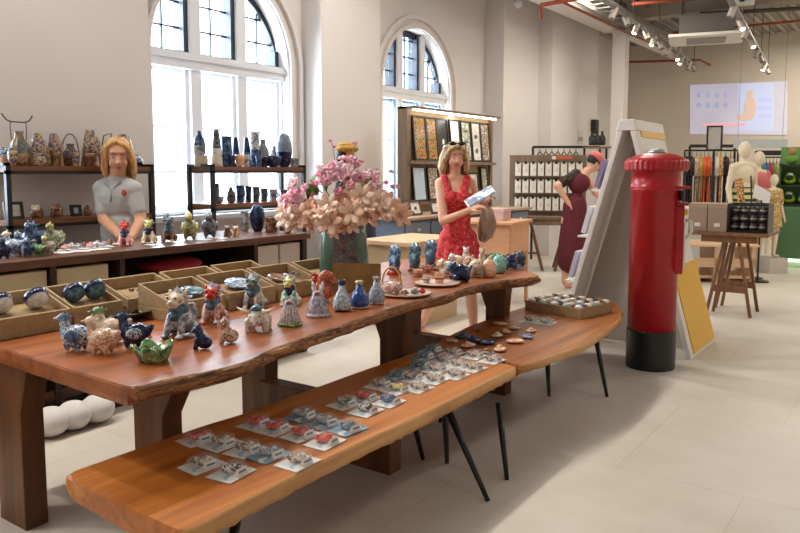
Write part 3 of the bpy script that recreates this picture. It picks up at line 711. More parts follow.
# card board on trestle ------------------------------------------------
a = at(547, 215, 11.3)
t = thing('trestle_table', 'brown trestle table carrying the board of hanging white cards', 'table', (a.x, a.y, 0), YAW*.75)
MB().box(-.58, .58, -.3, .3, .79, .83).build('table_top', unit, t); MB().box(-.55, .55, -.27, .27, .70, .79).build('apron', unit, t)
for sx in (-.3, .36):
    for s2 in (-1, 1):
        for sy in (-.22, .22): MB().bar((sx+s2*.05, sy*.6, .74), (sx+s2*.24, sy, 0), .035).build('leg', trestlewood, t)
    MB().bar((sx-.16, 0, .25), (sx+.16, 0, .25), .03).build('crossbar', trestlewood, t)
b = thing('card_board', 'tall wooden board with three rows of hanging white cards', 'display board', (a.x, a.y, .831), YAW*.75)
MB().box(-.58, .58, .04, .08, 0, .93).build('board', unit, b, bevel=.004)
for j in range(3): MB().box(-.5, .5, -.02, .04, (.08, .35, .61)[j]-.015, (.08, .35, .61)[j]).build('card_ledge', unit, b)
for c_ in ((.12, .28), (-.0, .12)):
    pass
MB().box(.08, .36, .025, .04, .86, .91).build('red_sign_strip', plain((196, 92, 66), .5), b); MB().box(.06, .12, .02, .04, .86, .91).build('white_sign_strip', plain((226, 220, 210), .5), b)
Mb = Matrix.Translation(Vector((a.x, a.y, .831))) @ Matrix.Rotation(YAW*.75, 4, 'Z')
rows = ['lowest', 'middle', 'top']; c0 = None
for j in range(3):
    nn = 9 if j else 7
    for i in range(nn):
        x = -.45+i*.115
        loc = Mb @ Vector((x, .0, (.081, .351, .611)[j]))
        lab = 'white hanging card in the %s row of the wooden board, %s from the left' % (rows[j], ['first', 'second', 'third', 'fourth', 'fifth', 'sixth', 'seventh', 'eighth', 'ninth'][i])
        if c0 is None:
            c0 = thing('hanging_card', lab, 'card', loc, YAW*.75, 'cards on the wooden board')
            MB().box(-.045, .045, -.004, .004, .0, .2).build('card', plain((232, 226, 212), .6), c0); MB().box(-.02, .02, -.012, .004, .18, .22).build('clip', BLACKM, c0); MB().ell((0, -.008, .09), (.02, .006, .035), nu=8, nv=6).build('ornament', mottled([(206, 180, 140), (228, 220, 206), (180, 160, 120)], 60, .3), c0)
        else: dup(c0, loc, label=lab)
        if i == 0 and j: 
            pass
# trestle table on the right with cartons and cup case --------------------
t = thing('trestle_table', 'wooden A-leg trestle table right of the red post box', 'table', (-1.55, 8.45, 0))
MB().box(-.49, .31, -.32, .42, .84, .875).build('table_top', trestlewood, t, bevel=.004); MB().box(-.34, .2, -.28, -.25, .77, .84).build('apron', trestlewood, t)
for y in (-.22, .2):
    for s2 in (-1, 1):
        MB().bar((s2*.06-.05, y, .84), (s2*.215-.05, y-.04, 0), .03).build('leg', trestlewood, t); MB().bar((s2*.05-.05, y+.08, .84), (s2*.18-.05, y+.12, 0), .028).build('leg', trestlewood, t)
    MB().bar((-.22, y-.02, .28), (.12, y-.02, .28), .025, .07).build('crossbar', trestlewood, t)
for i, x in enumerate((-.385, -.19)):
    o = thing('carton', 'grey-brown carton on the right trestle table, %s' % ('touching the post box side' if i == 0 else 'next to the cup case'), 'box', (-1.55+x, 8.33, .876), 0, 'cartons on the trestle table')
    MB().box(-.094, .094, -.15, .15, 0, .29).build('carton_body', plain((150, 124, 104), .7), o, bevel=.004); MB().box(-.096, .096, -.152, .152, .25, .295).build('lid', plain((160, 134, 112), .7), o, bevel=.003)
    MB().box(-.03, .03, -.156, -.15, .05, .09).build('label', plain((214, 206, 192), .6), o)
o = thing('cup_case', 'dark tiered case holding stacks of small black cups', 'display case', (-1.55+.10, 8.35, .876))
MB().box(-.19, .19, -.16, .16, 0, .02).build('case_floor', BLACKM, o); MB().box(-.19, .19, .14, .16, 0, .3).build('case_back', plain((60, 56, 52), .5), o)
for x in (-.19, .185): MB().box(x, x+.008, -.16, .16, 0, .3).build('case_side', plain((70, 66, 62), .4), o)
cup0 = None
for i in range(4):
    for j in range(3):
        loc = (-1.55+.10-.135+i*.09, 8.27+j*.01, .897+j*.085)
        lab = 'black cup in the %s stack of the case, %s' % (['first', 'second', 'third', 'fourth'][i], ['bottom', 'middle', 'top'][j])
        if cup0 is None:
            cup0 = thing('black_cup', lab, 'cup', loc, 0, 'black cups in the case')
            MB().lathe([(.026, 0), (.036, .01), (.038, .08), (.034, .08), (.03, .02)], 16).build('cup_body', plain((44, 40, 38), .3), cup0, smooth=True); MB().lathe([(.0385, .03), (.0392, .032), (.0392, .045), (.0385, .047)], 16).build('pale_band', plain((150, 140, 124), .4), cup0)
        else: dup(cup0, loc, label=lab)
# low pale bench-shelf behind it
a = at(714, 262, 10.2)
t = thing('slatted_bench', 'low pale slatted display bench behind the right trestle table', 'bench', (a.x, a.y, 0), YAW*.8)
for i in range(3): MB().box(-.46, .46, -.4+i*.27, -.17+i*.27, .50, .53).build('slat', palewood, t)
for x in (-.44, -.1, .38): MB().box(x, x+.05, -.36, .36, 0, .5).build('upright', palewood, t)
MB().box(-.44, .43, -.36, -.33, .22, .34).build('rail', palewood, t); MB().box(-.44, .43, -.3, .3, .06, .10).build('bottom_board', palewood, t)
a = at(697, 225, 11.5)
t = thing('white_plinth', 'white block plinth behind the two cartons by the clothes', 'plinth', (a.x, a.y, 0), YAW*.8)
MB().box(-.35, .35, -.3, .3, 0, .93).build('block', plain((206, 204, 200), .5), t, bevel=.006); MB().box(-.36, .36, -.31, .31, .93, .96).build('top_plate', WHITE, t)
# green cabinet on the right ------------------------------------------------
a = onz(776, 262)
gp = at(785, 262, 11.5); 
t = thing('green_cabinet', 'sage green counter cabinet glowing at its foot on the right edge', 'cabinet', (gp.x, gp.y, 0), .1)
MB().box(-.2, 1.3, 0, .8, .14, .96).build('cabinet_body', plain((86, 128, 88), .5), t, bevel=.02); MB().box(-.12, 1.25, .06, .75, 0, .1).build('toe_kick', plain((190, 200, 180), .5), t)
MB().box(-.19, 1.29, .01, .03, .1, .14).build('light_strip', plain((226, 255, 210), .5, emit=3), t)
for z in (1.0, 1.3, 1.62): MB().box(-.15, 1.25, .05, .5, z-.03, z).build('shelf', plain((34, 52, 36), .4), t)
MB().box(-.15, 1.25, .5, .54, .96, 1.9).build('back_panel', plain((110, 160, 90), .5), t)
MB().box(-.15, -.12, .05, .54, .96, 1.64).build('side_panel', plain((70, 110, 70), .5), t)
Mg = Matrix.Translation(Vector((gp.x, gp.y, 0))) @ Matrix.Rotation(.1, 4, 'Z')
gs = None; lev = ['lower', 'middle', 'upper']
for j, z in enumerate((1.0, 1.3)):
    for i in range(5):
        loc = Mg @ Vector((.0+i*.22, .22, z+.001)); lab = 'bright green slipper with dark opening on the %s green shelf, %s from the left' % (lev[j], ['first', 'second', 'third', 'fourth', 'fifth'][i])
        if gs is None:
            gs = thing('green_slipper', lab, 'slipper', loc, .1, 'green slippers on the shelves')
            MB().ell((0, 0, .07), (.095, .12, .07)).ell((0, .05, .1), (.085, .07, .07)).build('slipper_body', plain((158, 204, 50), .5), gs, smooth=True)
            MB().ell((-.0, -.09, .1), (.055, .04, .05)).build('opening', plain((22, 30, 20), .6), gs, smooth=True); MB().ell((0, -.02, .16), (.05, .04, .03)).build('pale_cuff', plain((222, 226, 200), .6), gs, smooth=True)
        else: dup(gs, loc, label=lab)
for i in range(4):
    loc = Mg @ Vector((.02+i*.3, .25, 1.621))
    o = thing('soft_toy', 'small green and tan plush on the top green shelf, %s from the left' % ['first', 'second', 'third', 'fourth'][i], 'plush', loc, 0, 'plush on the top green shelf')
    MB().ell((0, 0, .08), (.09, .08, .08)).build('body', plain((110, 160, 60), .8), o, smooth=True); MB().ell((0, -.02, .2), (.06, .06, .06)).ell((-.04, -.02, .25), .022).ell((.04, -.02, .25), .022).build('head', plain((176, 140, 100), .8), o, smooth=True)
# ================================================================ PEOPLE
FW = Vector((-math.sin(YAW), math.cos(YAW), 0)); RT = Vector((math.cos(YAW), math.sin(YAW), 0)); UP = Vector((0, 0, 1))
skin_w = N('skin'); skin_w.b.inputs['Base Color'].default_value = rgb(226, 172, 144); skin_w.b.inputs['Roughness'].default_value = .5; skin_w.b.inputs['Subsurface Weight'].default_value = .06; skin_w = skin_w.m
skin_m = N('skin_tan'); skin_m.b.inputs['Base Color'].default_value = rgb(206, 150, 116); skin_m.b.inputs['Roughness'].default_value = .5; skin_m = skin_m.m
def hand(m, wrist, dirv, palm_n, s=1.0, curl=.6, thumb_side=1):
    d = Vector(dirv).normalized(); n = Vector(palm_n); n = (n-d*n.dot(d)).normalized(); x = d.cross(n).normalized()*thumb_side
    w = Vector(wrist); pc = w+d*.045*s
    M = Matrix((x, d, n)).transposed()
    m.ell(pc, (.038*s, .05*s, .016*s), M)
    for i, (o, L) in enumerate(((.028, .07), (.010, .08), (-.009, .074), (-.027, .058))):
        p0 = w+d*.07*s+x*o*s; p = [p0]
        for k in range(3):
            a = curl*(k+1)*.55; p.append(p[-1]+(d*math.cos(a)-n*math.sin(a))*L*s*(.42, .32, .26)[k])
        m.chain(p, [.0095*s, .0088*s, .0082*s, .0072*s])
    b = w+d*.02*s+x*.026*s; q = b+(x*.7+d*.6-n*.2).normalized()*.04*s; r_ = q+(x*.2+d*.9-n*.4).normalized()*.032*s
    m.chain([b, q, r_], [.013*s, .011*s, .009*s])
def head_shape(m, c, f, s=1.0, female=True, up=UP):
    """c centre of skull, f facing"""
    f = Vector(f).normalized(); u = Vector(up).normalized(); x = f.cross(u).normalized(); u = x.cross(f)
    M = Matrix((x, f, u)).transposed()
    P = lambda a, b, c_: Vector(c)+(x*a+f*b+u*c_)*s
    m.ell(P(0, -.01, .025), (.074*s, .092*s, .088*s), M); m.ell(P(0, .022, -.03), (.06*s, .066*s, .07*s), M)
    m.ell(P(0, .042, -.078), (.034*s, .034*s, .028*s), M)
    for q in (-1, 1): m.ell(P(q*.034, .055, -.035), (.026*s, .024*s, .026*s), M); m.ell(P(q*.076, -.005, -.01), (.009*s, .02*s, .03*s), M)
    m.limb(P(0, .083, .012), P(0, .1, -.022), .0085*s, .0115*s); m.ell(P(0, .096, -.026), (.017*s, .012*s, .01*s), M)
    m.ell(P(0, .062, .045), (.05*s, .02*s, .014*s), M)
    return P, M
def face_parts(P, M, s, par, lips=(176, 88, 80), brow=(110, 76, 48)):
    m = MB(); k = MB(); b = MB()
    for q in (-1, 1):
        m.ell(P(q*.031, .079, .012), (.012*s, .006*s, .0045*s), M, 10, 6)
        k.ell(P(q*.031, .085, .012), (.0058*s, .004*s, .0045*s), M, 10, 6)
        b.limb(P(q*.016, .09, .032), P(q*.047, .078, .034), .0035*s, .0028*s, 6)
    m.build('eyes', plain((232, 226, 220), .2), par, smooth=True); k.build('irises', plain((46, 34, 28), .2), par, smooth=True); b.build('eyebrows', plain(brow, .8), par, smooth=True)
    MB().ell(P(0, .087, -.054), (.023*s, .008*s, .0055*s), M, 12, 6).ell(P(0, .087, -.061), (.018*s, .008*s, .0055*s), M, 12, 6).build('lips', plain(lips, .4), par, smooth=True)
hairtex = lambda cols: mottled(cols, 9, .55, False, 4, (6, 6, .6))

# ---- woman in the red dress -------------------------------------------
D = 6.35; floor_at = lambda p: Vector((p.x, p.y, 0))
w = thing('person', 'woman in a red sleeveless dress reading a brochure behind the table, sunglasses on her head', 'person', floor_at(at(452, 300, D)))
wo = w.location.copy()
J = lambda x, y, dd=0.0: at(x, y, D+dd)-wo
hc = J(455, 157, 0); neck = J(455, 177, .02); chest = J(455, 194, .0); waist = J(456, 219, 0); hip = J(458, 238, 0)
shL = J(440.5, 183, -.04); shR = J(471, 183, .02)
elL = J(443, 221, -.17); wrL = J(470, 210, -.28); elR = J(480, 209, .1); wrR = J(487, 199, -.04)
hipL = J(451, 245, .04); hipR = J(466, 245, -.04)
kneeL = J(437, 289, .10); ankL = J(421, 331, .28); kneeR = J(471, 293, -.05); ankR = J(474, 339, .0)
ankL.z = .10; ankR.z = .10
b = MB()
ff = (RT*.14-FW*.98)
P, Mh = head_shape(b, hc, ff+UP*-.16, 1.04, True)
b.limb(hc-UP*.06, neck, .05, .046); b.limb(neck, chest+UP*.02, .05, .07)
b.chain([neck-UP*.01, shL], [.05, .047]); b.chain([neck-UP*.01, shR], [.05, .047])
MT = Matrix((RT, FW, UP)).transposed()
b.ell(chest, (.145, .095, .13), MT); b.ell(waist, (.118, .09, .12), MT); b.ell(hip, (.155, .115, .12), MT)
b.ell(chest+(-FW*.07+RT*.05)-UP*.02, .06); b.ell(chest+(-FW*.08-RT*.05)-UP*.02, .06)
b.chain([shL, elL, wrL], [.048, .037, .025]); b.chain([shR, elR, wrR], [.045, .036, .025])
b.chain([hipL, kneeL, kneeL.lerp(ankL, .35)+Vector((0, 0, 0)), ankL], [.085, .052, .05, .03])
b.chain([hipR, kneeR, kneeR.lerp(ankR, .35), ankR], [.085, .052, .05, .03])
for a_, dr in ((ankL, RT*.9-FW*.4), (ankR, RT*.9-FW*.5)):
    dr = dr.normalized(); b.limb(a_-UP*.04-dr*.03, a_-UP*.06+dr*.05, .03, .028); b.limb(a_-UP*.06+dr*.05, a_-UP*.075+dr*.15, .028, .018)
hand(b, wrL, (RT*.8+UP*.35-FW*.1), -FW*.3+UP*.9, 1, .7, 1)
hand(b, wrR, (-RT*.2+UP*.2-FW*.9), UP, 1, .8, -1)
b.build('body', skin_w, w, remesh=.0065, smth=3)
face_parts(P, Mh, 1.04, w)
# hair: shoulder length, parted
hs = MB(); x_, f_, u_ = Mh.col[0], Mh.col[1], Mh.col[2]
Q = lambda a, b_, c_: P(a, b_, c_)
hs.ell(Q(0, -.022, .045), (.094, .1, .088), Mh)
for a_ in range(15):
    th = PI*(.0+a_/14.0); cx_, cy_ = math.cos(th)*.088, -.02-math.sin(th)*.085
    sd = .95 if a_ in (0, 14) else 1.0
    hs.chain([Q(cx_*.8, cy_*.8, .07), Q(cx_*1.12*sd, cy_*1.05+(.02 if a_ in (0, 14) else 0), -.01), Q(cx_*1.22*sd, cy_*1.1+(.025 if a_ in (0, 14) else 0), -.09), Q(cx_*1.08, cy_*.95+.01, -.165)], [.028, .03, .032, .016])
hs.chain([Q(.005, .07, .1), Q(.065, .055, .055), Q(.088, .025, -.02)], [.014, .018, .02]); hs.chain([Q(-.005, .07, .1), Q(-.065, .055, .055), Q(-.088, .025, -.02)], [.014, .018, .02])
hs.build('hair', hairtex([(120, 92, 62), (182, 148, 106), (222, 196, 156)]), w, remesh=.007, smth=2)
sg = MB()
for q in (-1, 1): sg.ell(Q(q*.038, .062, .118), (.03, .012, .018), Mh, 14, 8)
sg.limb(Q(-.01, .072, .122), Q(.01, .072, .122), .004, .004, 6); sg.limb(Q(-.07, .055, .118), Q(-.1, -.04, .06), .004, .004, 6); sg.limb(Q(.07, .055, .118), Q(.1, -.04, .06), .004, .004, 6)
sg.build('sunglasses', plain((18, 16, 18), .15), w, smooth=True)
# dress
dm = N('red_print_dress'); v = dm.coord(); f1 = dm.noise(v, 34, 3, .6)
dm.base(dm.ramp(f1, [(.32, rgb(150, 22, 34)), (.45, rgb(206, 44, 52)), (.58, rgb(222, 70, 70)), (.72, rgb(232, 140, 140))])); dm.b.inputs['Roughness'].default_value = .75; dm.bump(dm.noise(v, 12, 3), .25, .01)
dr = MB()
dr.ell(chest-UP*.035, (.155, .108, .115), MT); dr.ell(waist, (.13, .102, .13), MT); dr.ell(hip, (.168, .13, .12), MT)
dr.ell(chest+(-FW*.078+RT*.05)-UP*.03, .066); dr.ell(chest+(-FW*.088-RT*.05)-UP*.03, .066)
for s_, sp_ in ((-1, shL), (1, shR)):
    top = neck.lerp(sp_, .74)+UP*.03
    dr.chain([chest+RT*s_*.07-FW*.085+UP*.02, top-FW*.03, top+FW*.04, chest+RT*s_*.08+FW*.07], [.038, .032, .032, .038])
dr.limb(waist, hip, .11, .13)
hem = J(459, 268, 0)
def skirt(m, top, bot, rt, rb, waves=11, amp=.018):
    n = 66; L = 8; vs = []; fs = []
    for j in range(L):
        u = j/(L-1); c = top.lerp(bot, u); r0 = rt+(rb-rt)*u**.8
        for k in range(n):
            a = 2*PI*k/n; r_ = r0+amp*u*math.sin(a*waves+.6*math.sin(a*3))
            vs.append(c+RT*math.cos(a)*r_*1.12+FW*math.sin(a)*r_*.85)
    for j in range(L-1):
        for k in range(n): fs.append((j*n+k, j*n+(k+1) % n, (j+1)*n+(k+1) % n, (j+1)*n+k))
    fs.append(list(range(n))[::-1]); fs.append([(L-1)*n+k for k in range(n)])
    m.add(vs, fs)
skirt(dr, hip+UP*.03, hem, .135, .205)
dr.build('dress', dm.m, w, remesh=.0065, smth=2)
for a_, dr_, nm_ in ((ankL, RT*.9-FW*.4, 'a'), (ankR, RT*.9-FW*.5, 'b')):
    dr_ = dr_.normalized(); c = a_-UP*.088+dr_*.05; sd = dr_.cross(UP)
    M3 = Matrix.Translation(c) @ Matrix((sd, dr_, UP)).transposed().to_4x4()
    so = MB().box(-.035, .035, -.11, .12, -.011, .004, M3).build('sandal', plain((150, 112, 84), .5), w, bevel=.004)
    MB().tube([M3 @ Vector((-.036, .03, 0)), M3 @ Vector((-.022, .04, .042)), M3 @ Vector((.022, .04, .042)), M3 @ Vector((.036, .03, 0))], .006, 8).build('strap', plain((196, 160, 130), .5), so)
    MB().tube([M3 @ Vector((-.036, -.06, 0)), M3 @ Vector((-.04, -.05, .07)), M3 @ Vector((0, -.015, .075)), M3 @ Vector((.04, -.05, .07)), M3 @ Vector((.036, -.06, 0))], .005, 8).build('strap', plain((196, 160, 130), .5), so)
# brochures in her hands
bc = at(480, 197, D-.2); Mb2 = Matrix((RT*.9+UP*.42, -FW*.8+UP*.35-RT*.1, UP)).transposed()
dirx = (RT*.86+UP*.5).normalized(); n_ = (UP*.75-FW*.6-RT*.3); n_ = (n_-dirx*n_.dot(dirx)).normalized(); y_ = n_.cross(dirx)
Mx = Matrix((dirx, y_, n_)).transposed().to_4x4()
br_ = thing('brochures', 'blue and white brochures held open by the woman in red', 'brochure', bc)
MB().box(-.13, .13, -.05, .06, -.006, .002, Mx).build('lower_brochure', plain((228, 232, 236), .35), br_, bevel=.001)
MB().box(-.12, .125, -.045, .055, .003, .009, Mx).build('upper_brochure', mottled([(226, 232, 238), (90, 130, 184), (200, 214, 228)], 9, .3), br_, bevel=.001)
MB().box(-.115, -.03, -.045, .02, .0095, .0115, Mx).build('dark_blue_panel', plain((44, 62, 130), .3), br_)
# scarf-like bag on her far arm
bg = at(485, 222, D+.02); t = thing('shoulder_bag', 'soft taupe bag hanging from the arm of the woman in red', 'bag', bg)
bagm = mottled([(126, 104, 86), (164, 142, 120), (186, 166, 144)], 12, .8, False, 3, (3, 3, .5))
m = MB(); m.chain([(0, 0, .13), RT*.02+UP*.06, RT*.0-UP*.05, -RT*.01-UP*.13], [.035, .06, .07, .05]); m.chain([RT*.04+UP*.1, RT*.06-UP*.02, RT*.045-UP*.12], [.03, .045, .03])
m.build('bag_body', bagm, t, remesh=.008, smth=2)
MB().tube([RT*.03+UP*.1, RT*.01+UP*.19, -RT*.03+UP*.2, -RT*.05+UP*.12], .01, 8).build('handle', bagm, t, smooth=True)

# ---- shop assistant in grey polo ----------------------------------------
D2 = 5.72
w = thing('person', 'shop assistant with shoulder-length blonde hair in a grey polo, hands joined behind the counter', 'person', floor_at(at(119, 240, D2)))
wo = w.location.copy(); J = lambda x, y, dd=0.0: at(x, y, D2+dd)-wo
s = 1.15
hc = J(118, 157); neck = J(117, 178, .03); chest = J(119, 200, .02); waist = J(121, 232, 0); hip = J(122, 250, 0)
shL = J(102.5, 189, .03); shR = J(133, 190, .0); elL = J(104, 220, -.06); wrL = J(120, 236, -.27); elR = J(141, 220, -.05); wrR = J(131, 238, -.27)
b = MB(); P, Mh = head_shape(b, hc, (-FW*.9+RT*.35-UP*.2), s, False)
b.limb(hc-UP*.07, neck, .062, .06); b.limb(neck, chest, .065, .09); b.chain([neck-UP*.03, shL], [.06, .062]); b.chain([neck-UP*.03, shR], [.06, .062])
b.ell(chest, (.18, .11, .17), MT); b.ell(waist, (.15, .105, .16), MT); b.ell(hip, (.16, .12, .13), MT)
b.chain([shL, elL, wrL], [.06, .046, .032]); b.chain([shR, elR, wrR], [.06, .046, .032])
for s_ in (-1, 1):
    h0 = hip+RT*.08*s_; k0 = Vector((h0.x, h0.y, .5)); a0 = Vector((h0.x, h0.y, .1)); b.chain([h0, k0, a0], [.09, .065, .045]); b.limb(a0-UP*.05+FW*.02, a0-UP*.065-FW*.16, .04, .03)
hand(b, wrL, (RT*.8-UP*.5-FW*.1), -FW, 1.08, .6, 1); hand(b, wrR, (-RT*.75-UP*.55-FW*.2), -FW, 1.08, .6, -1)
b.build('body', skin_m, w, remesh=.008, smth=3)
face_parts(P, Mh, s, w, (170, 96, 84), (120, 86, 56))
Q = P
hs = MB(); hs.ell(Q(0, -.034, .045), (.09*s, .092*s, .088*s), Mh)
for a_ in range(15):
    th = PI*(.0+a_/14.0); cx_, cy_ = math.cos(th)*.09, -.02-math.sin(th)*.085
    k_ = .92 if cx_ > 0 else 1.02
    hs.chain([Q(cx_*.75, cy_*.8, .07), Q(cx_*.98*k_, cy_*1.02+(.02 if a_ in (0, 14) else 0), -.01), Q(cx_*1.05*k_, cy_*1.06+(.025 if a_ in (0, 14) else 0), -.08), Q(cx_*(1.1 if cx_ < 0 else .85), cy_*1.0+.01, -.145)], [.028, .028, .03, .016])
hs.chain([Q(.02, .05, .115), Q(.074, .035, .07), Q(.088, .015, -.03)], [.012, .016, .02]); hs.chain([Q(.02, .05, .115), Q(-.066, .04, .07), Q(-.088, .015, -.03)], [.012, .016, .022])
hs.build('hair', hairtex([(166, 112, 58), (206, 156, 96), (230, 188, 132)]), w, remesh=.008, smth=2)
polo = mottled([(172, 172, 170), (176, 176, 174)], 40, .85, False)
m = MB(); m.limb(neck-UP*.035, chest, .085, .11); m.chain([neck-UP*.04, shL], [.075, .076]); m.chain([neck-UP*.04, shR], [.075, .076])
m.ell(chest, (.185, .122, .18), MT); m.ell(waist+FW*.01, (.165, .118, .2), MT); m.ell(hip, (.168, .124, .12), MT)
m.chain([shL, shL.lerp(elL, .72)], [.068, .06]); m.chain([shR, shR.lerp(elR, .68)], [.068, .06])
po = m.build('polo_shirt', polo, w, remesh=.008, smth=2)
c_ = MB()
n0 = neck-UP*.035
for s_ in (-1, 1): c_.chain([n0+FW*.06+UP*.035, n0+RT*s_*.075+UP*.03, n0+RT*s_*.05-FW*.085+UP*.0, n0+RT*s_*.012-FW*.11-UP*.045], [.013, .015, .014, .008])
c_.build('collar', plain((152, 153, 154), .85), po, remesh=.006)
MB().chain([n0-FW*.125-UP*.05, n0-FW*.145-UP*.14], [.007, .006]).build('button_placket', plain((158, 159, 160), .8), po, smooth=True)
MB().ell(chest+RT*.085-FW*.115+UP*.06, (.02, .012, .026), MT).build('red_emblem', plain((190, 60, 60), .6), po, smooth=True)
m = MB(); m.limb(hip-UP*.03, hip-UP*.08, .155, .15)
for s_ in (-1, 1): h0 = hip+RT*.08*s_; m.chain([h0, Vector((h0.x, h0.y, .5)), Vector((h0.x, h0.y, .12))], [.1, .078, .066])
m.build('trousers', plain((60, 66, 80), .8), w, remesh=.012)

# ---- person with yellow hat beyond the flowers ------------------------------
D3 = 7.6
w = thing('person', 'dark-haired person in a mustard beret, mostly hidden behind the pink flowers', 'person', floor_at(at(348, 250, D3)))
wo = w.location.copy(); J = lambda x, y, dd=0.0: at(x, y, D3+dd)-wo
hc = J(347, 157); neck = J(347, 174); chest = J(351, 194); waist = J(360, 218); hip = J(362, 238)
b = MB(); P, Mh = head_shape(b, hc, (RT*.95-FW*.3), .98); b.limb(hc-UP*.06, neck, .05, .05); b.limb(neck, chest, .055, .08); b.ell(chest, (.13, .12, .14), MT); b.ell(waist, .12); b.ell(hip, (.15, .14, .12), MT)
shL = chest-RT*.10+UP*.08; shR = chest+RT*.08+UP*.08
for s_, sh in ((-1, shL), (1, shR)): e = sh+RT*.02*s_-UP*.27; wr = e+RT*.12-UP*.18; b.chain([neck-UP*.03, sh, e, wr], [.05, .048, .04, .027]); hand(b, wr, (RT*.4-UP), RT, .95, .5, s_)
for s_ in (-1, 1): h0 = hip+RT*.06*s_; b.chain([h0, Vector((h0.x, h0.y, .48)), Vector((h0.x, h0.y, .09))], [.085, .055, .038]); b.limb(Vector((h0.x, h0.y, .045)), Vector((h0.x, h0.y, .035))+RT*.15, .035, .028)
b.build('body', skin_m, w, remesh=.009, smth=2); face_parts(P, Mh, .98, w)
MB().ell(P(0, -.035, .02), (.09, .085, .095), Mh).chain([P(.05, -.05, .0), P(.03, -.08, -.09)], [.05, .04]).build('hair', plain((26, 22, 22), .6), w, remesh=.009)
MB().ell(P(0, -.0, .085), (.115, .125, .05), Mh).ell(P(0, -.01, .12), (.085, .09, .035), Mh).build('beret', mottled([(168, 124, 40), (196, 152, 62)], 40, .8), w, smooth=True)
m = MB(); m.ell(chest, (.15, .14, .15), MT); m.ell(waist, (.14, .135, .18), MT); m.limb(waist, hip-UP*.4, .15, .19)
for s_, sh in ((-1, shL), (1, shR)): m.chain([sh, sh+RT*.02*s_-UP*.27], [.065, .055])
m.build('navy_dress', plain((36, 44, 66), .8), w, remesh=.01, smth=2)

# ---- person in maroon leaning at the white stand --------------------------------
D4 = 9.4
w = thing('person', 'person in a maroon pinafore and pink cap leaning toward the white A-shaped stand', 'person', floor_at(at(574, 270, D4)))
wo = w.location.copy(); J = lambda x, y, dd=0.0: at(x, y, D4+dd)-wo
hc = J(594, 163); neck = J(587, 171); chest = J(579, 183); waist = J(575, 205); hip = J(573, 220)
shL = J(576, 175); elL = J(557, 186, -.08); wrL = J(569, 204, -.1)
b = MB(); P, Mh = head_shape(b, hc, (RT*.8+FW*.3-UP*.5), .98); b.limb(hc-UP*.05, neck, .05, .05); b.limb(neck, chest, .055, .08); b.ell(chest, (.13, .12, .14), MT); b.ell(waist, .12); b.ell(hip, (.15, .14, .12), MT)
b.chain([shL, elL, wrL], [.056, .045, .03]); hand(b, wrL, (RT*.5-UP*.8), RT, .95, .5, 1); shR = chest+RT*.1+UP*.06; b.chain([shR, shR+RT*.12-UP*.2, shR+RT*.3-UP*.1], [.05, .04, .027]); hand(b, shR+RT*.3-UP*.1, RT, -UP, .95, .5, 1)
for s_ in (-1, 1): h0 = hip+RT*.07*s_; b.chain([h0, Vector((h0.x, h0.y, .48)), Vector((h0.x-RT.x*.03, h0.y, .09))], [.085, .06, .04]); b.limb(Vector((h0.x, h0.y, .045)), Vector((h0.x, h0.y, .035))+RT*.15, .035, .028)
b.build('body', skin_w, w, remesh=.009, smth=2); face_parts(P, Mh, .98, w)
MB().ell(P(0, -.02, .04), (.09, .095, .09), Mh).build('hair', plain((40, 30, 28), .6), w, remesh=.01)
MB().ell(P(0, -.0, .075), (.108, .112, .075), Mh).ell(P(0, .09, .05), (.085, .08, .015), Mh).build('pink_cap', plain((222, 110, 106), .7), w, smooth=True)
MB().chain([shL.lerp(elL, .0)+UP*.01, shL.lerp(elL, .72)], [.07, .06]).build('sleeve', mottled([(40, 30, 28), (120, 84, 60)], 30, .8), w, smooth=True)
m = MB(); m.ell(chest, (.145, .13, .14), MT); m.ell(waist, (.14, .13, .16), MT); m.limb(waist, hip-UP*.5, .15, .2)
m.build('maroon_pinafore', plain((96, 26, 38), .8), w, remesh=.011, smth=2)
# ================================================================ SMALL CERAMICS: one of each kind, then copies
CARG = {}
def cer(*cols, scale=26, rough=.14):
    m = mottled(list(cols), scale, rough); CARG[m.name] = (cols, scale, rough); return m
def patchy(m):
    if m.name not in CARG: return m
    cols, scale, rough = CARG[m.name]; return mottled(list(cols), scale*.3, rough)
BLUE = cer((36, 58, 92), (68, 96, 136), (128, 150, 176)); BLUEW = cer((70, 104, 150), (196, 206, 214), (60, 84, 130), (214, 216, 214)); GREYW = cer((120, 124, 134), (196, 198, 202), (150, 146, 150))
CREAM = cer((214, 190, 164), (232, 214, 190), (176, 132, 104)); CREAMP = cer((226, 206, 180), (196, 140, 110), (230, 214, 196), scale=40); NAVYC = cer((18, 28, 58), (34, 48, 84), (80, 100, 136))
GREEN = cer((62, 96, 56), (120, 150, 96), (196, 206, 170)); TEAL = cer((52, 84, 100), (86, 120, 130), (40, 60, 84)); REDC = cer((170, 36, 30), (206, 66, 46), (120, 30, 28)); YEL = cer((206, 196, 110), (226, 220, 160), (150, 150, 70))
SALMON = cer((226, 168, 132), (238, 196, 166), (214, 150, 118)); BROWNC = cer((96, 66, 48), (140, 100, 74), (190, 160, 130)); WHITEC = cer((226, 222, 214), (206, 200, 196), (232, 230, 224)); PINKC = cer((214, 140, 140), (226, 176, 170), (190, 90, 100))
AQUA = cer((96, 160, 150), (150, 196, 184), (210, 206, 170)); LIL = cer((150, 136, 160), (186, 178, 190), (120, 110, 130)); OLIVE = cer((120, 120, 70), (160, 156, 104), (80, 86, 56)); DKGREY = cer((66, 66, 74), (110, 112, 120), (40, 40, 46))
pale_tag = plain((228, 226, 220), .5)
GROUPN = 'ceramic animals on the wooden table'
protos = {}
def proto(kind):
    """first call makes the real object itself; later calls copy it"""
    return protos.get(kind)
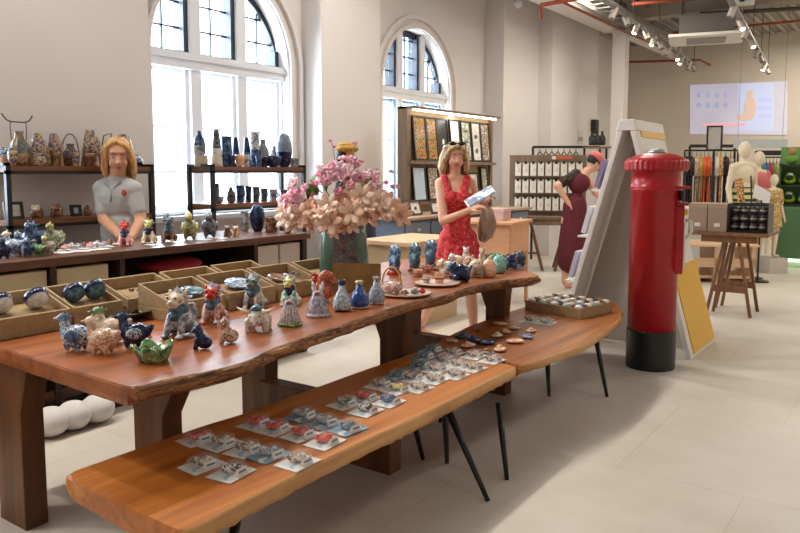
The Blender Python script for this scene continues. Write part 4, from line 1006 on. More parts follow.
def put(kind, name, label, cat, loc, h, rz, mats, group=GROUPN, wide=1.0):
    if kind != 'card': mats = {k_: patchy(m_) for k_, m_ in mats.items()}
    if kind in protos:
        o = dup(protos[kind], loc, rz, label, group, (h*wide, h*wide, h), mats); o.name = name; return o
    o = thing(name, label, cat, loc, rz, group, (h*wide, h*wide, h)); BUILD[kind](o, mats); protos[kind] = o
    return o
def b_lion(o, m):
    b = MB(); b.ell((0, .12, .22), (.21, .24, .2)); b.ell((0, -.04, .38), (.17, .16, .22), (-.15, 0, 0))
    for q in (-1, 1):
        b.chain([(q*.11, -.1, .36), (q*.13, -.2, .18), (q*.13, -.22, .05)], [.08, .06, .055]); b.ell((q*.13, -.27, .04), (.065, .08, .04)); b.ell((q*.2, .12, .12), (.09, .17, .12)); b.ell((q*.22, -.06, .04), (.05, .09, .04))
    b.chain([(0, .32, .2), (0, .42, .34), (0, .38, .5), (0, .3, .54)], [.07, .07, .06, .03])
    b.build('body', m['body'], o, remesh=.022, smth=1)
    c = MB(); c.ell((0, -.05, .5), (.165, .16, .16)); c.ell((0, -.12, .4), (.13, .11, .13)); c.build('chest_fur', m['chest_fur'], o, smooth=True)
    f = MB(); f.ell((0, -.12, .7), (.14, .14, .13)); f.ell((0, -.22, .64), (.1, .09, .06)); f.ell((0, -.22, .59), (.085, .07, .035)); f.ell((0, -.29, .68), (.04, .03, .03))
    for q in (-1, 1): f.ell((q*.07, -.22, .75), (.045, .04, .04)); f.ell((q*.13, -.05, .82), (.035, .03, .06), (0, q*.4, 0))
    f.build('face', m['face'], o, remesh=.018)
    n = MB(); r = random.Random(4)
    for i in range(26):
        a = PI*(i % 9)/8.0; t = .2+.35*(i//9); d = Vector((math.cos(a)*.9, .25+t, math.sin(a)*.95+.12)).normalized(); c0 = Vector((0, -.04, .7)); n.cone(c0+d*.1, c0+d*(.21+.05*r.random()), .055, 7)
    n.ell((0, -.02, .71), (.155, .14, .15)); n.cone((0, -.08, .82), (0, -.04, 1.0), .045)
    n.build('mane', m['mane'], o, smooth=False)
    e = MB()
    for q in (-1, 1): e.ell((q*.07, -.255, .755), .02, nu=8, nv=6)
    e.build('eyes', plain((20, 18, 20), .1), o, smooth=True)
def b_bird(o, m):
    b = MB(); b.ell((0, .08, .4), (.28, .4, .3), (.12, 0, 0)); b.chain([(0, -.18, .45), (0, -.24, .66), (0, -.26, .8)], [.19, .13, .12]); b.chain([(0, .38, .46), (0, .55, .6)], [.16, .07])
    for x, y in ((-.13, -.1), (.13, -.1), (-.13, .22), (.13, .22)): b.chain([(x, y, .2), (x*1.1, y, .05)], [.1, .05])
    b.build('body', m['body'], o, remesh=.03, smth=1)
    h = MB(); h.ell((0, -.27, .86), (.13, .15, .13)); h.ell((0, -.05, .9), .04); h.cone((0, -.25, .95), (0, -.2, 1.06), .05); h.build('head', m['head'], o, smooth=True)
    MB().cone((0, -.38, .85), (0, -.58, .84), .065).build('beak', m['beak'], o, smooth=True)
    for q in (-1, 1): MB().ell((q*.25, .14, .44), (.06, .24, .16), (.2, 0, 0)).build('wing', m['wing'], o, smooth=True)
def b_bull(o, m):
    b = MB(); b.ell((0, .15, .42), (.3, .34, .3)); b.ell((0, -.16, .52), (.24, .2, .24)); b.limb((0, -.25, .5), (0, -.34, .34), .17, .12)
    for x, y in ((-.24, -.14), (.24, -.14), (-.22, .34), (.22, .34)): b.chain([(x*.9, y, .35), (x, y, .05)], [.13, .09])
    b.build('body', m['body'], o, remesh=.03, smth=1)
    h = MB()
    for q in (-1, 1): h.tube([(q*.14, -.2, .66), (q*.34, -.22, .7), (q*.52, -.22, .84)], [.075, .06, .012], 10)
    h.build('horns', m['horns'], o, smooth=True)
    MB().ell((0, -.18, .78), (.16, .13, .11)).ell((0, -.08, .8), (.1, .1, .1)).build('forelock', m['forelock'], o, smooth=True)
    MB().ell((-.08, -.44, .36), .025).ell((.08, -.44, .36), .025).ell((-.12, -.33, .55), .03).ell((.12, -.33, .55), .03).build('eyes', plain((40, 32, 30), .2), o, smooth=True)
def b_rabbit(o, m):
    MB().lathe([(.24, 0), (.3, .03), (.3, .12), (.26, .3), (.2, .5), (.16, .6), (.15, .66), (.12, .72)], 24).build('body', m['body'], o, smooth=True)
    v = MB()
    for k in range(18): a = 2*PI*k/18; v.tube([(.302*math.cos(a), .302*math.sin(a), .1), (.205*math.cos(a), .205*math.sin(a), .5)], [.018, .012], 5)
    v.build('ribs', m['ribs'], o, smooth=True)
    e = MB()
    for q in (-1, 1): e.chain([(q*.09, -.0, .68), (q*.12, .0, .84), (q*.14, 0, .97)], [.06, .06, .018])
    e.build('ears', m['ears'], o, smooth=True)
    MB().ell((0, -.125, .64), (.09, .05, .06)).build('muzzle', m['muzzle'], o, smooth=True)
    b = MB(); n = 28; b.lathe([(.3, 0), (.36, .01), (.35, .06), (.3, .11)], 28); b.build('foot_ring', m['foot_ring'], o, smooth=True)
def b_bottle(o, m):
    MB().lathe([(.18, 0), (.25, .03), (.29, .2), (.27, .38), (.18, .55), (.11, .66), (.1, .8)], 24).build('body', m['body'], o, smooth=True)
    MB().lathe([(.1, .78), (.105, .86), (.13, .9), (.12, .93), (.07, .935)], 20).build('neck', m['neck'], o, smooth=True)
    e = MB()
    for q in (-1, 1): e.cone((q*.08, 0, .9), (q*.1, 0, 1.0), .045)
    e.build('ears', m['neck'], o, smooth=True); MB().cone((0, -.1, .82), (0, -.2, .8), .04).build('spout', m['neck'], o, smooth=True)
    MB().lathe([(.185, -.0), (.255, .028), (.262, .06), (.25, .075)], 24).build('glazed_foot', m['glazed_foot'], o, smooth=True)
def b_rooster(o, m):
    b = MB(); b.ell((0, .06, .38), (.17, .28, .3)); b.chain([(0, -.05, .5), (0, .0, .76), (0, .12, .88), (0, .28, .82), (0, .4, .62)], [.17, .15, .14, .13, .08]); b.chain([(0, .0, .2), (0, .0, .06)], [.15, .16])
    b.build('body', m['body'], o, remesh=.03, smth=1)
    MB().ell((0, -.2, .72), (.09, .1, .1)).chain([(0, -.14, .82), (0, -.22, .9), (0, -.3, .84)], [.05, .05, .035]).build('comb', m['comb'], o, smooth=True)
    MB().cone((0, -.28, .7), (0, -.42, .66), .05).build('beak', m['beak'], o, smooth=True); MB().lathe([(.2, 0), (.22, .02), (.2, .1), (.12, .16)], 20).build('foot', m['foot'], o, smooth=True)
def b_round(o, m):
    b = MB(); b.ell((0, .08, .4), (.38, .42, .36))
    for x, y in ((-.22, -.22), (.22, -.22), (-.22, .3), (.22, .3)): b.chain([(x, y, .22), (x, y-.04, .06)], [.13, .08])
    b.chain([(0, .45, .5), (0, .56, .66)], [.09, .04]); b.build('body', m['body'], o, remesh=.035, smth=1)
    h = MB(); h.ell((0, -.3, .62), (.25, .2, .23)); h.ell((-.18, -.24, .82), (.08, .06, .08)); h.ell((.18, -.24, .82), (.08, .06, .08)); h.ell((0, -.47, .55), (.11, .08, .08)); h.build('head', m['head'], o, remesh=.03, smth=1)
    MB().ell((-.1, -.46, .68), .03).ell((.1, -.46, .68), .03).build('eyes', plain((24, 20, 24), .1), o, smooth=True)
def b_cub(o, m):
    b = MB(); b.ell((0, .12, .26), (.24, .3, .26)); b.chain([(0, -.02, .4), (0, -.1, .62)], [.22, .18]); b.ell((0, -.14, .76), (.19, .19, .18)); b.ell((0, -.3, .7), (.1, .1, .08)); b.ell((-.15, -.1, .93), .07); b.ell((.15, -.1, .93), .07)
    for q in (-1, 1): b.chain([(q*.12, -.14, .4), (q*.14, -.24, .06)], [.11, .08])
    b.build('body', m['body'], o, remesh=.03, smth=1); MB().ell((-.08, -.3, .8), .028).ell((.08, -.3, .8), .028).build('eyes', plain((24, 20, 24), .1), o, smooth=True)
def b_egg(o, m):
    MB().lathe([(.2, 0), (.32, .06), (.37, .3), (.34, .6), (.24, .82), (.1, .92)], 24).build('body', m['body'], o, smooth=True); MB().ell((0, 0, .93), (.1, .1, .07)).build('lid_knob', m['lid_knob'], o, smooth=True)
BUILD = dict(lion=b_lion, bird=b_bird, bull=b_bull, rabbit=b_rabbit, bottle=b_bottle, rooster=b_rooster, round=b_round, cub=b_cub, egg=b_egg)
def tpos(x, y, z=TZ): p = onz(x, y, z); p.z = z+.0008; return p
def H(p, px): return px*sc(p)*1.0
def lionm(body, chest, face, mane): return {'body': body, 'chest_fur': chest, 'face': face, 'mane': mane}
def birdm(body, head, beak, wings): return {'body': body, 'head': head, 'beak': beak, 'wing': wings}
def item(kind, name, label, cat, x, y, px, rz, mats, group=GROUPN, wide=1.0, z=TZ):
    p = tpos(x, y, z); return put(kind, name, label, cat, p, H(p, px), rz, mats, group, wide)
# guardian lions on the table
item('lion', 'guardian_lion', 'largest ceramic guardian lion with white mane, cream face and teal chest', 'figurine', 181, 336, 55, .35, lionm(GREYW, TEAL, CREAM, GREYW), wide=1.12)
item('lion', 'guardian_lion', 'red-faced ceramic guardian lion with a blue chest beside the small blue cub', 'figurine', 214, 322, 44, .55, lionm(cer((190, 110, 80), (206, 196, 196), (120, 130, 160)), TEAL, REDC, LIL), wide=1.12)
item('lion', 'guardian_lion', 'grey ceramic guardian lion with a green-grey face standing behind the cream bull', 'figurine', 254, 308, 39, .5, lionm(cer((214, 200, 176), (140, 150, 170), (90, 96, 110)), TEAL, cer((110, 126, 110), (70, 90, 100)), GREYW), wide=1.12)
item('lion', 'guardian_lion', 'yellow-faced ceramic guardian lion with white mane behind the green-footed rabbit vase', 'figurine', 290, 305, 34, .5, lionm(cer((226, 226, 214), (196, 206, 190)), NAVYC, YEL, GREYW), wide=1.12)
# birds at the near corner
item('bird', 'ceramic_bird', 'blue and white ceramic duck with a pale beak at the near left of the table', 'figurine', 74, 351, 39, -1.15, birdm(BLUEW, cer((84, 110, 140), (150, 170, 190)), cer((226, 206, 206), (214, 190, 190)), BLUE))
item('bird', 'ceramic_bird', 'cream ceramic duck with brown freckles and a long pale beak, nearest the table edge', 'figurine', 101, 354, 39, -1.2, birdm(CREAMP, CREAM, SALMON, CREAMP))
item('bird', 'ceramic_bird', 'cream duck with a green head standing behind the freckled duck', 'figurine', 110, 343, 38, -.9, birdm(CREAM, GREEN, GREEN, CREAM))
item('bird', 'ceramic_bird', 'navy blue ceramic bird with a blue-white tail beside the green leaf dish', 'figurine', 133, 348, 37, -1.0, birdm(NAVYC, NAVYC, NAVYC, BLUEW))
item('cub', 'ceramic_cub', 'small dark blue ceramic cub sitting near the middle of the front edge', 'figurine', 202, 349, 26, -.9, {'body': NAVYC})
item('cub', 'ceramic_cub', 'small cream and brown ceramic cub right of the dark blue one', 'figurine', 228, 343, 27, -.5, {'body': cer((222, 200, 178), (160, 110, 92), (226, 210, 194))})
item('bull', 'ceramic_bull', 'cream ceramic bull with spread horns and a grey-blue forelock', 'figurine', 258, 331, 31, .6, {'body': cer((206, 196, 182), (222, 214, 202), (150, 156, 166)), 'horns': CREAM, 'forelock': TEAL}, wide=1.2)
item('rabbit', 'rabbit_vase', 'striped rabbit-eared vase on a green leafy foot', 'vase', 290, 325, 36, .6, {'body': LIL, 'ribs': CREAM, 'ears': AQUA, 'muzzle': BROWNC, 'foot_ring': GREEN})
item('rabbit', 'rabbit_vase', 'striped grey rabbit-eared vase with white ears in front of the red-capped figure', 'vase', 318, 316, 36, .6, {'body': LIL, 'ribs': GREYW, 'ears': WHITEC, 'muzzle': BROWNC, 'foot_ring': LIL})
item('rooster', 'ceramic_rooster', 'red-crested ceramic rooster behind the grey rabbit vase', 'figurine', 322, 303, 33, -.9, {'body': cer((196, 120, 90), (160, 70, 50), (206, 150, 120)), 'comb': REDC, 'beak': YEL, 'foot': BROWNC})
item('bottle', 'bird_bottle', 'slender blue bottle with a navy neck, left of the three by the edge', 'bottle', 342, 311, 33, .6, {'body': cer((130, 146, 160), (196, 202, 204), (70, 90, 130)), 'neck': NAVYC, 'glazed_foot': NAVYC})
item('bottle', 'bird_bottle', 'cobalt blue bottle with a cream crowned neck, middle of the three', 'bottle', 359.5, 308, 30, .6, {'body': cer((40, 64, 130), (60, 84, 150), (90, 110, 160)), 'neck': YEL, 'glazed_foot': CREAM}, wide=1.15)
item('bottle', 'bird_bottle', 'grey bottle with upright ears, right of the three by the edge', 'bottle', 376.5, 304, 30, .6, {'body': cer((120, 134, 150), (170, 178, 184), (80, 96, 120)), 'neck': GREYW, 'glazed_foot': GREYW})
# roosters in the row behind the plates
for x, y, px, bm, lab in ((394, 274, 30, cer((46, 76, 120), (110, 140, 160), (60, 90, 120)), 'blue ceramic rooster with a red comb, left of the row of three'), (414, 271, 29, TEAL, 'teal speckled ceramic rooster, middle of the row of three'), (430, 267, 28, cer((70, 96, 116), (120, 140, 150)), 'grey-blue ceramic rooster beside the dress of the woman in red')):
    item('rooster', 'ceramic_rooster', lab, 'figurine', x, y, px, -2.2, {'body': bm, 'comb': REDC if x == 394 else BROWNC, 'beak': CREAM, 'foot': REDC if x == 394 else BROWNC}, wide=1.12)
# rounded animals towards the far end
for k, x, y, px, rz, ms, lab in (('round', 447, 276, 20, -.8, (WHITEC, CREAM), 'white and cream round ceramic animal at the left of the far cluster'), ('round', 459, 282, 24, -.7, (NAVYC, NAVYC), 'dark blue round ceramic animal in front of the cream ones'),
    ('round', 456, 268, 17, -.5, (CREAM, WHITEC), 'small cream ceramic animal behind the dark blue one'), ('round', 470, 272, 20, .3, (CREAM, CREAMP), 'cream ceramic animal right behind the dark blue one'), ('round', 476, 277, 22, .6, (cer((170, 160, 140), (206, 196, 176)), CREAM), 'beige ceramic animal beside the salmon jar'),
    ('round', 494, 268, 18, .6, (AQUA, GREEN), 'green ceramic animal behind the salmon jar'), ('round', 511, 269, 18, .5, (BLUE, NAVYC), 'bright blue ceramic animal near the far end'), ('round', 519, 266, 18, .3, (cer((40, 50, 80), (110, 130, 160)), DKGREY), 'dark ceramic animal last in the far cluster'),
    ('cub', 466, 262, 16, .5, (WHITEC,), 'small white ceramic cub at the back edge behind the far cluster'), ('cub', 482, 262, 15, .5, (CREAM,), 'small cream ceramic cub at the back edge near the green animal')):
    item(k, 'ceramic_animal', lab, 'figurine', x, y, px, rz, {'body': ms[0], 'head': ms[-1]})
item('egg', 'lidded_jar', 'salmon egg-shaped jar in the far cluster', 'jar', 489, 277, 20, 0, {'body': SALMON, 'lid_knob': SALMON}, 'small jars'); item('egg', 'lidded_jar', 'pale aqua egg-shaped jar beside the salmon one', 'jar', 499, 273, 20, 0, {'body': AQUA, 'lid_knob': AQUA}, 'small jars')
# green leaf dish
p = tpos(154, 361); t = thing('leaf_dish', 'small green glazed leaf-edged dish at the near corner of the table', 'dish', p)
m = MB(); n = 40; vs = []
for r, z in ((.03, 0), (.05, .0), (.066, .035), (.075, .06), (.068, .058), (.055, .03), (.03, .012)):
    for k in range(n): a = 2*PI*k/n; q = 1+.13*math.sin(a*5)*(r > .05); vs.append((r*q*math.cos(a), r*q*math.sin(a), z*(1+.2*math.sin(a*5)*(r > .05))))
m.add(vs, [(j*n+k, j*n+(k+1) % n, (j+1)*n+(k+1) % n, (j+1)*n+k) for j in range(6) for k in range(n)]+[list(range(n))[::-1], [6*n+k for k in range(n)]]).build('bowl', GREEN, t, smooth=True)
MB().ell((.01, -.01, .03), (.025, .015, .02)).ell((-.02, .015, .03), (.015, .02, .02)).build('inner_figure', GREEN, t, smooth=True)
# black dish with white dots
p = tpos(121, 320); t = thing('spotted_dish', 'shallow black oval dish dotted white beside the first trays', 'dish', p, 1.2, None, 1.12)
MB().lathe([(.06, 0), (.07, .004), (.125, .035), (.12, .036), (.065, .01), (.02, .008)], 36, sx=1.15, sy=.75).build('bowl', plain((14, 15, 18), .12), t, smooth=True)
m = MB()
for i in range(34):
    a = i*2.4; r = .04+.075*((i*7) % 10)/10; m.ell((r*1.12*math.cos(a), r*.73*math.sin(a), .014+max(0, r-.065)*.42), (.0055, .0055, .0035), nu=6, nv=4)
m.build('white_dots', plain((236, 236, 236), .3), t)
tag_i = [0]
for x, y, lab in ((148, 338, 'small white price card in front of the navy bird'), (112, 347, 'small white price card on the freckled duck side')):
    p = tpos(x, y); o = MB().box(-.016, .016, -.002, .002, 0, .028, Matrix.Rotation(.3, 4, 'X')).build('price_card', pale_tag, loc=p); o.rotation_euler = (0, 0, .6); tag(o, lab, 'card', 'price cards')
# kraft trays ------------------------------------------------------------
def tray(o, L):
    W2 = .132; m = MB()
    m.box(-W2, W2, -L/2, L/2, 0, .055); m.build('tray_base', kraft, o, bevel=.002)
    m = MB(); hb, hf = .165, .088; t_ = .011
    ww = W2-.003; l2 = L/2-.003
    zz = lambda x: hf+(hb-hf)*(ww-x)/(2*ww)
    def wall(x0, x1, y0, y1): m.hexa([(x0,y0,.056),(x1,y0,.056),(x1,y1,.056),(x0,y1,.056),(x0,y0,zz(x0)),(x1,y0,zz(x1)),(x1,y1,zz(x1)),(x0,y1,zz(x0))])
    wall(-ww, -ww+t_, -l2, l2); wall(ww-t_, ww, -l2, l2); wall(-ww+t_, ww-t_, -l2, -l2+t_); wall(-ww+t_, ww-t_, l2-t_, l2)
    m.build('tray_rim', kraft, o)
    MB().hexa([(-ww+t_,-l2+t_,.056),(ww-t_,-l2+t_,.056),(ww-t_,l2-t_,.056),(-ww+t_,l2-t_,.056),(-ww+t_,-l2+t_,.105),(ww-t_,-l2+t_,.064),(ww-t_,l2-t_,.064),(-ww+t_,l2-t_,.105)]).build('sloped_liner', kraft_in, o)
    MB().hexa([(-.08,-l2*.62,.09),(.07,-l2*.62,.066),(.07,l2*.62,.066),(-.08,l2*.62,.09),(-.08,-l2*.62,.103),(.07,-l2*.62,.079),(.07,l2*.62,.079),(-.08,l2*.62,.103)]).build('raised_insert', kraft, o)
trays = [(-3.32, 1.68, .36, 'left corner tray with two blue and white cups'), (-3.32, 2.0, .26, 'second tray with two dark blue bowls'), (-3.32, 2.33, .35, 'third tray of the back row, nearly empty'), (-3.32, 2.70, .34, 'fourth tray of the back row'), (-3.32, 3.06, .33, 'fifth tray of the back row, at its right end'),
         (-3.04, 2.37, .34, 'front-row tray behind the large white-maned lion'), (-3.04, 2.73, .34, 'front-row tray with a patterned saucer behind the red-faced lion'), (-3.04, 3.09, .34, 'front-row tray holding shells and a dark bowl'), (-3.04, 3.42, .26, 'last small front-row tray, beside the yellow-faced lion')]
for x, y, L, lab in trays:
    o = thing('kraft_tray', 'sloping kraft box, '+lab, 'tray', (x, y, TZ+.0008), 0, 'kraft trays on the table'); tray(o, L)
def cupin(x, y, r, m1, m2, lab, rz=0):
    o = thing('glazed_bowl', lab, 'bowl', (x, y, TZ+.1065), rz, 'bowls in the trays')
    M = Matrix.Translation(Vector((0, 0, r*.62))) @ Matrix.Rotation(-.9, 4, 'Y')
    MB().lathe([(r*.35, -r*.7), (r*.8, -r*.45), (r, .1*r), (r*1.02, r*.45), (r*.92, r*.45), (r*.8, 0), (r*.3, -r*.5)], 22, M).build('bowl_body', m1, o, smooth=True)
    MB().lathe([(r*.99, -r*.1), (r*1.025, r*.1), (r*1.045, r*.47), (r*.9, r*.49), (r*.9, r*.35)], 22, M, cap=False).build('rim_band', m2, o, smooth=True)
cupin(-3.30, 1.60, .05, WHITEC, NAVYC, 'white cup with a dark blue rim, left one in the corner tray'); cupin(-3.30, 1.76, .052, WHITEC, NAVYC, 'white cup with navy band, right one in the corner tray')
cupin(-3.31, 1.95, .05, TEAL, NAVYC, 'dark blue ribbed bowl, left one in the second tray'); cupin(-3.31, 2.06, .052, TEAL, NAVYC, 'dark blue ribbed bowl, right one in the second tray')
def flat(x, y, rx, ry, m, nm, lab, z=.106, grp='things in the trays', rz=0):
    o = MB().lathe([(rx*.6, 0), (rx, .006), (rx*.98, .012), (rx*.5, .007)], 24, sy=ry/rx).build(nm, m, smooth=True, loc=(x, y, TZ+z)); o.rotation_euler = (0, 0.28, rz); tag(o, lab, nm.replace('_', ' ').split()[-1], grp); return o
flat(-3.03, 2.74, .07, .09, BLUEW, 'patterned_saucer', 'blue and white saucer in the tray behind the red-faced lion'); flat(-3.03, 2.42, .055, .07, TEAL, 'patterned_saucer', 'grey-blue saucer in the tray behind the white-maned lion')
flat(-3.03, 3.03, .05, .06, BROWNC, 'brown_saucer', 'dark brown dish in the tray with shells')
for i, (x, y) in enumerate(((-3.30, 2.25), (-3.27, 2.33), (-3.31, 2.40), (-3.25, 2.27), (-3.26, 2.42), (-3.02, 2.27), (-3.05, 3.12), (-3.0, 3.17), (-3.06, 3.2), (-3.3, 2.66), (-3.28, 2.74))):
    o = MB().ell((0, 0, .008), (.016, .012, .009)).ell((.01, .004, .012), (.008, .008, .008)).build('clay_charm', [BROWNC, CREAM, WHITEC, DKGREY][i % 4], smooth=True, loc=(x, y, TZ+.108)); o.rotation_euler = (0, .25, i)
    tag(o, 'tiny clay charm in a kraft tray', 'charm', 'clay charms in the trays')
for i, (x, y) in enumerate(((-3.16, 3.72), (-3.05, 3.78), (-3.2, 3.85), (-3.08, 3.9), (-2.98, 3.86))):
    o = MB().box(-.05, .05, -.035, .035, 0, .02+.006*i).build('wrapped_packet', [WHITEC, pale_tag, GREYW][i % 3], bevel=.004, loc=(x, y, TZ+.001)); o.rotation_euler = (0, 0, i*.8); tag(o, 'pale wrapped packet between the last tray and the big vase', 'packet', 'pale packets')
# plates with tea things ------------------------------------------------------
def plate(x, y, r, lab, m):
    p = tpos(x, y); t = thing('plate', lab, 'plate', p, 0, 'plates on the table')
    MB().lathe([(r*.55, 0), (r*.6, .004), (r*.97, .012), (r, .016), (r*.96, .017), (r*.6, .009), (r*.1, .008)], 40).build('plate_body', m, t, smooth=True); MB().lathe([(r*.985, .0145), (r*1.0, .0165), (r*.985, .0185), (r*.97, .0165)], 40, cap=False).build('brown_rim', plain((150, 110, 80), .4), t, smooth=True); return p
cream_pl = plain((228, 206, 186), .25)
p1 = plate(405, 295, .155, 'cream round plate nearest the edge, carrying the white teapot', cream_pl); p2 = plate(437, 285, .145, 'pale pink round plate with small cups, farther along the edge', plain((226, 196, 182), .25))
t = thing('basket_teapot', 'small white teapot with a tall golden hoop handle', 'teapot', p1+Vector((-.075, -.03, .0125)), .2)
MB().lathe([(.04, 0), (.062, .012), (.07, .035), (.06, .055), (.035, .065), (.01, .07)], 28).build('pot_body', cer((228, 216, 200), (206, 140, 130), (232, 222, 208), scale=34), t, smooth=True)
MB().tube([Vector((.062*math.cos(a), 0, .04+.11*math.sin(a))) for a in [PI*i/14 for i in range(15)]], .0055, 8).build('hoop_handle', plain((200, 158, 80), .4), t, smooth=True); MB().cone((-.06, 0, .035), (-.1, 0, .06), .014).build('spout', WHITEC, t, smooth=True); MB().ell((0, 0, .073), (.01, .01, .009)).build('lid_knob', WHITEC, t, smooth=True)
def small_cup(p, lab, m, r=.026, h=.05):
    t = thing('small_cup', lab, 'cup', p, 0, 'small cups on the plates')
    MB().lathe([(r*.75, 0), (r*.95, .005), (r, h*.9), (r*1.02, h), (r*.88, h), (r*.82, .01)], 20).build('cup_body', m, t, smooth=True); MB().lathe([(r*1.0, h*.35), (r*1.05, h*.38), (r*1.05, h*.5), (r*1.0, h*.53)], 20, cap=False).build('brown_band', BROWNC, t, smooth=True)
small_cup(p2+Vector((.0, .03, .0125)), 'straight pink-brown cup in the middle of the farther plate', SALMON, .03, .062); small_cup(p2+Vector((-.075, -.01, .0125)), 'white cup at the left of the farther plate', WHITEC, .024, .04)
for i, (dx, dy) in enumerate(((.04, -.06), (.075, -.01), (.035, .05), (.0, -.1), (.085, .05))):
    o = MB().ell((0, 0, .012), (.026, .02, .012)).ell((.004, 0, .022), (.013, .012, .008)).build('clay_sweet', [BROWNC, DKGREY, CREAM, BROWNC, REDC][i], smooth=True, loc=p1+Vector((dx, dy, .0125))); tag(o, 'little brown ceramic sweet on the plate with the teapot', 'ceramic sweet', 'ceramic sweets')
for i, (x, y) in enumerate(((418, 276), (427, 272))):
    small_cup(tpos(x, y), 'pinkish cup standing on the table between plates and roosters, %s one' % ('left' if i == 0 else 'right'), PINKC if i else SALMON, .034, .045)
t = thing('serving_board', 'reddish wooden serving board under the cups by the roosters', 'board', tpos(440, 270)+Vector((-.1, .1, 0)), .2); MB().box(-.12, .12, -.16, .16, 0, .012).build('board', BROWNC, t, bevel=.003)
# big vase and bouquet -----------------------------------------------------------
vp = tpos(341, 289); vp = Vector((vp.x-.02, vp.y+.06, TZ+.0008))
vr = 50*sc(vp)/2; vh = .43
t = thing('flower_vase', 'large green square-shouldered vase with a patterned front panel, holding the flowers', 'vase', vp, YAW)
gv = N('green_glass_glaze'); v = gv.coord(); gv.base(gv.ramp(gv.noise(v, 6, 3), [(.3, rgb(58, 86, 74)), (.7, rgb(110, 142, 122))])); gv.b.inputs['Roughness'].default_value = .12
def sq(r, z, n=40, p_=.55):
    return [(r*math.copysign(abs(math.cos(2*PI*k/n))**p_, math.cos(2*PI*k/n)), r*.8*math.copysign(abs(math.sin(2*PI*k/n))**p_, math.sin(2*PI*k/n)), z) for k in range(n)]
vs = []; prof = [(.86*vr, 0), (vr, .02), (.98*vr, .15), (.9*vr, .32), (.78*vr, vh), (.74*vr, vh), (.8*vr, .3), (.8*vr, .05)]
for r, z in prof: vs += sq(r, z)
n = 40; MB().add(vs, [(j*n+k, j*n+(k+1) % n, (j+1)*n+(k+1) % n, (j+1)*n+k) for j in range(7) for k in range(n)]+[list(range(n))[::-1], [7*n+k for k in range(n)]]).build('vase_body', gv.m, t, smooth=True)
pm = mottled([(52, 56, 82), (120, 84, 70), (74, 72, 80), (110, 106, 100), (56, 64, 90)], 22, .35)
y0 = -.8*vr
MB().hexa([(-.4*vr, y0*1.0-.012, .1), (.62*vr, y0*1.0-.012, .1), (.62*vr, y0+.01, .1), (-.4*vr, y0+.01, .1), (-.35*vr, y0*.86-.012, .38), (.52*vr, y0*.86-.012, .38), (.52*vr, y0*.86+.01, .38), (-.35*vr, y0*.86+.01, .38)]).build('patterned_panel', pm, t, bevel=.004)
bp = vp-FW*(vr*.8+.035)+RT*.03
t = thing('wooden_stand_board', 'golden-brown wooden board leaning at the foot of the green vase', 'board', (bp.x, bp.y, TZ+.0008), YAW)
MB().box(-.09, .2, -.012, .012, 0, .17, Matrix.Rotation(-.1, 4, 'X')).build('board', mottled([(110, 78, 34), (134, 98, 46), (150, 112, 56)], 5, .5, False), t, bevel=.003)
t = thing('flower_bouquet', 'big bouquet of pink blossoms and peach lilies standing in the green vase', 'flowers', (vp.x, vp.y, TZ+vh))
leafm = mottled([(66, 104, 44), (104, 146, 60), (130, 166, 84)], 12, .5); stemm = plain((92, 120, 66), .6)
pinks = [plain(c_, .6) for c_ in ((238, 172, 190), (244, 196, 206), (230, 150, 174), (250, 218, 224))]; peaches = [plain(c_, .6) for c_ in ((248, 214, 190), (244, 204, 178), (250, 226, 208), (240, 190, 160))]
dV = depth(vp); bo = Vector(t.location)
r = random.Random(11)
def petals(m, n, L, Wd, cup, jitter=.2):
    for k in range(n):
        a = 2*PI*k/n+r.uniform(-jitter, jitter); d = Vector((math.cos(a), math.sin(a), 0)); s_ = Vector((-d.y, d.x, 0)); vs = []
        for u, w_, z in ((.08, .25, 0), (.4, 1, .35), (.75, .85, .75), (1, .12, .8)):
            c_ = d*L*u+Vector((0, 0, cup*L*z+.0)); vs += [c_-s_*Wd*w_+Vector((0, 0, .08*L)), c_, c_+s_*Wd*w_+Vector((0, 0, .08*L))]
        top = len(vs); vs2 = [v_+Vector((0, 0, -.0025)) for v_ in vs]
        fs = []
        for j in range(3):
            for q in range(2): fs.append((j*3+q, j*3+q+1, j*3+q+4, j*3+q+3)); fs.append((12+j*3+q, 12+j*3+q+3, 12+j*3+q+4, 12+j*3+q+1))
        rim = [0, 1, 2, 5, 8, 11, 10, 9, 6, 3]
        for i in range(10): a_, b_ = rim[i], rim[(i+1) % 10]; fs.append((a_, a_+12, b_+12, b_))
        m.add(vs+vs2, fs)
    return m
pinkmesh = []
for c_ in pinks:
    o = petals(petals(MB(), 5, .034, .015, .35), 5, .024, .012, .8).build('pink_blossom', c_, t, smooth=True); pinkmesh.append(o.data); bpy.data.objects.remove(o)
peachmesh = []
for c_ in peaches:
    m = petals(MB(), 6, .085, .022, .55); m.chain([(0, 0, 0), (.005, 0, .06)], [.005, .003])
    o = m.build('peach_lily', c_, t, smooth=True); peachmesh.append(o.data); bpy.data.objects.remove(o)
def flower(mesh, nm, x, y, dd, s_, tilt=.7):
    o = bpy.data.objects.new(nm, mesh); C.objects.link(o); o.parent = t; q = at(x, y, dV+dd)-bo; o.location = q
    d = (q-Vector((0, 0, -.05))).normalized()*.8-FW*tilt+Vector((r.uniform(-.4, .4), r.uniform(-.4, .4), r.uniform(-.1, .5))); o.rotation_euler = d.to_track_quat('Z', 'Y').to_euler(); o.scale = (s_,)*3
clus = [(345, 172, 24, 13, 26), (368, 180, 14, 10, 14), (322, 178, 14, 10, 14), (303, 190, 15, 11, 20), (292, 203, 11, 9, 16), (352, 190, 14, 9, 10)]
cnt = 0
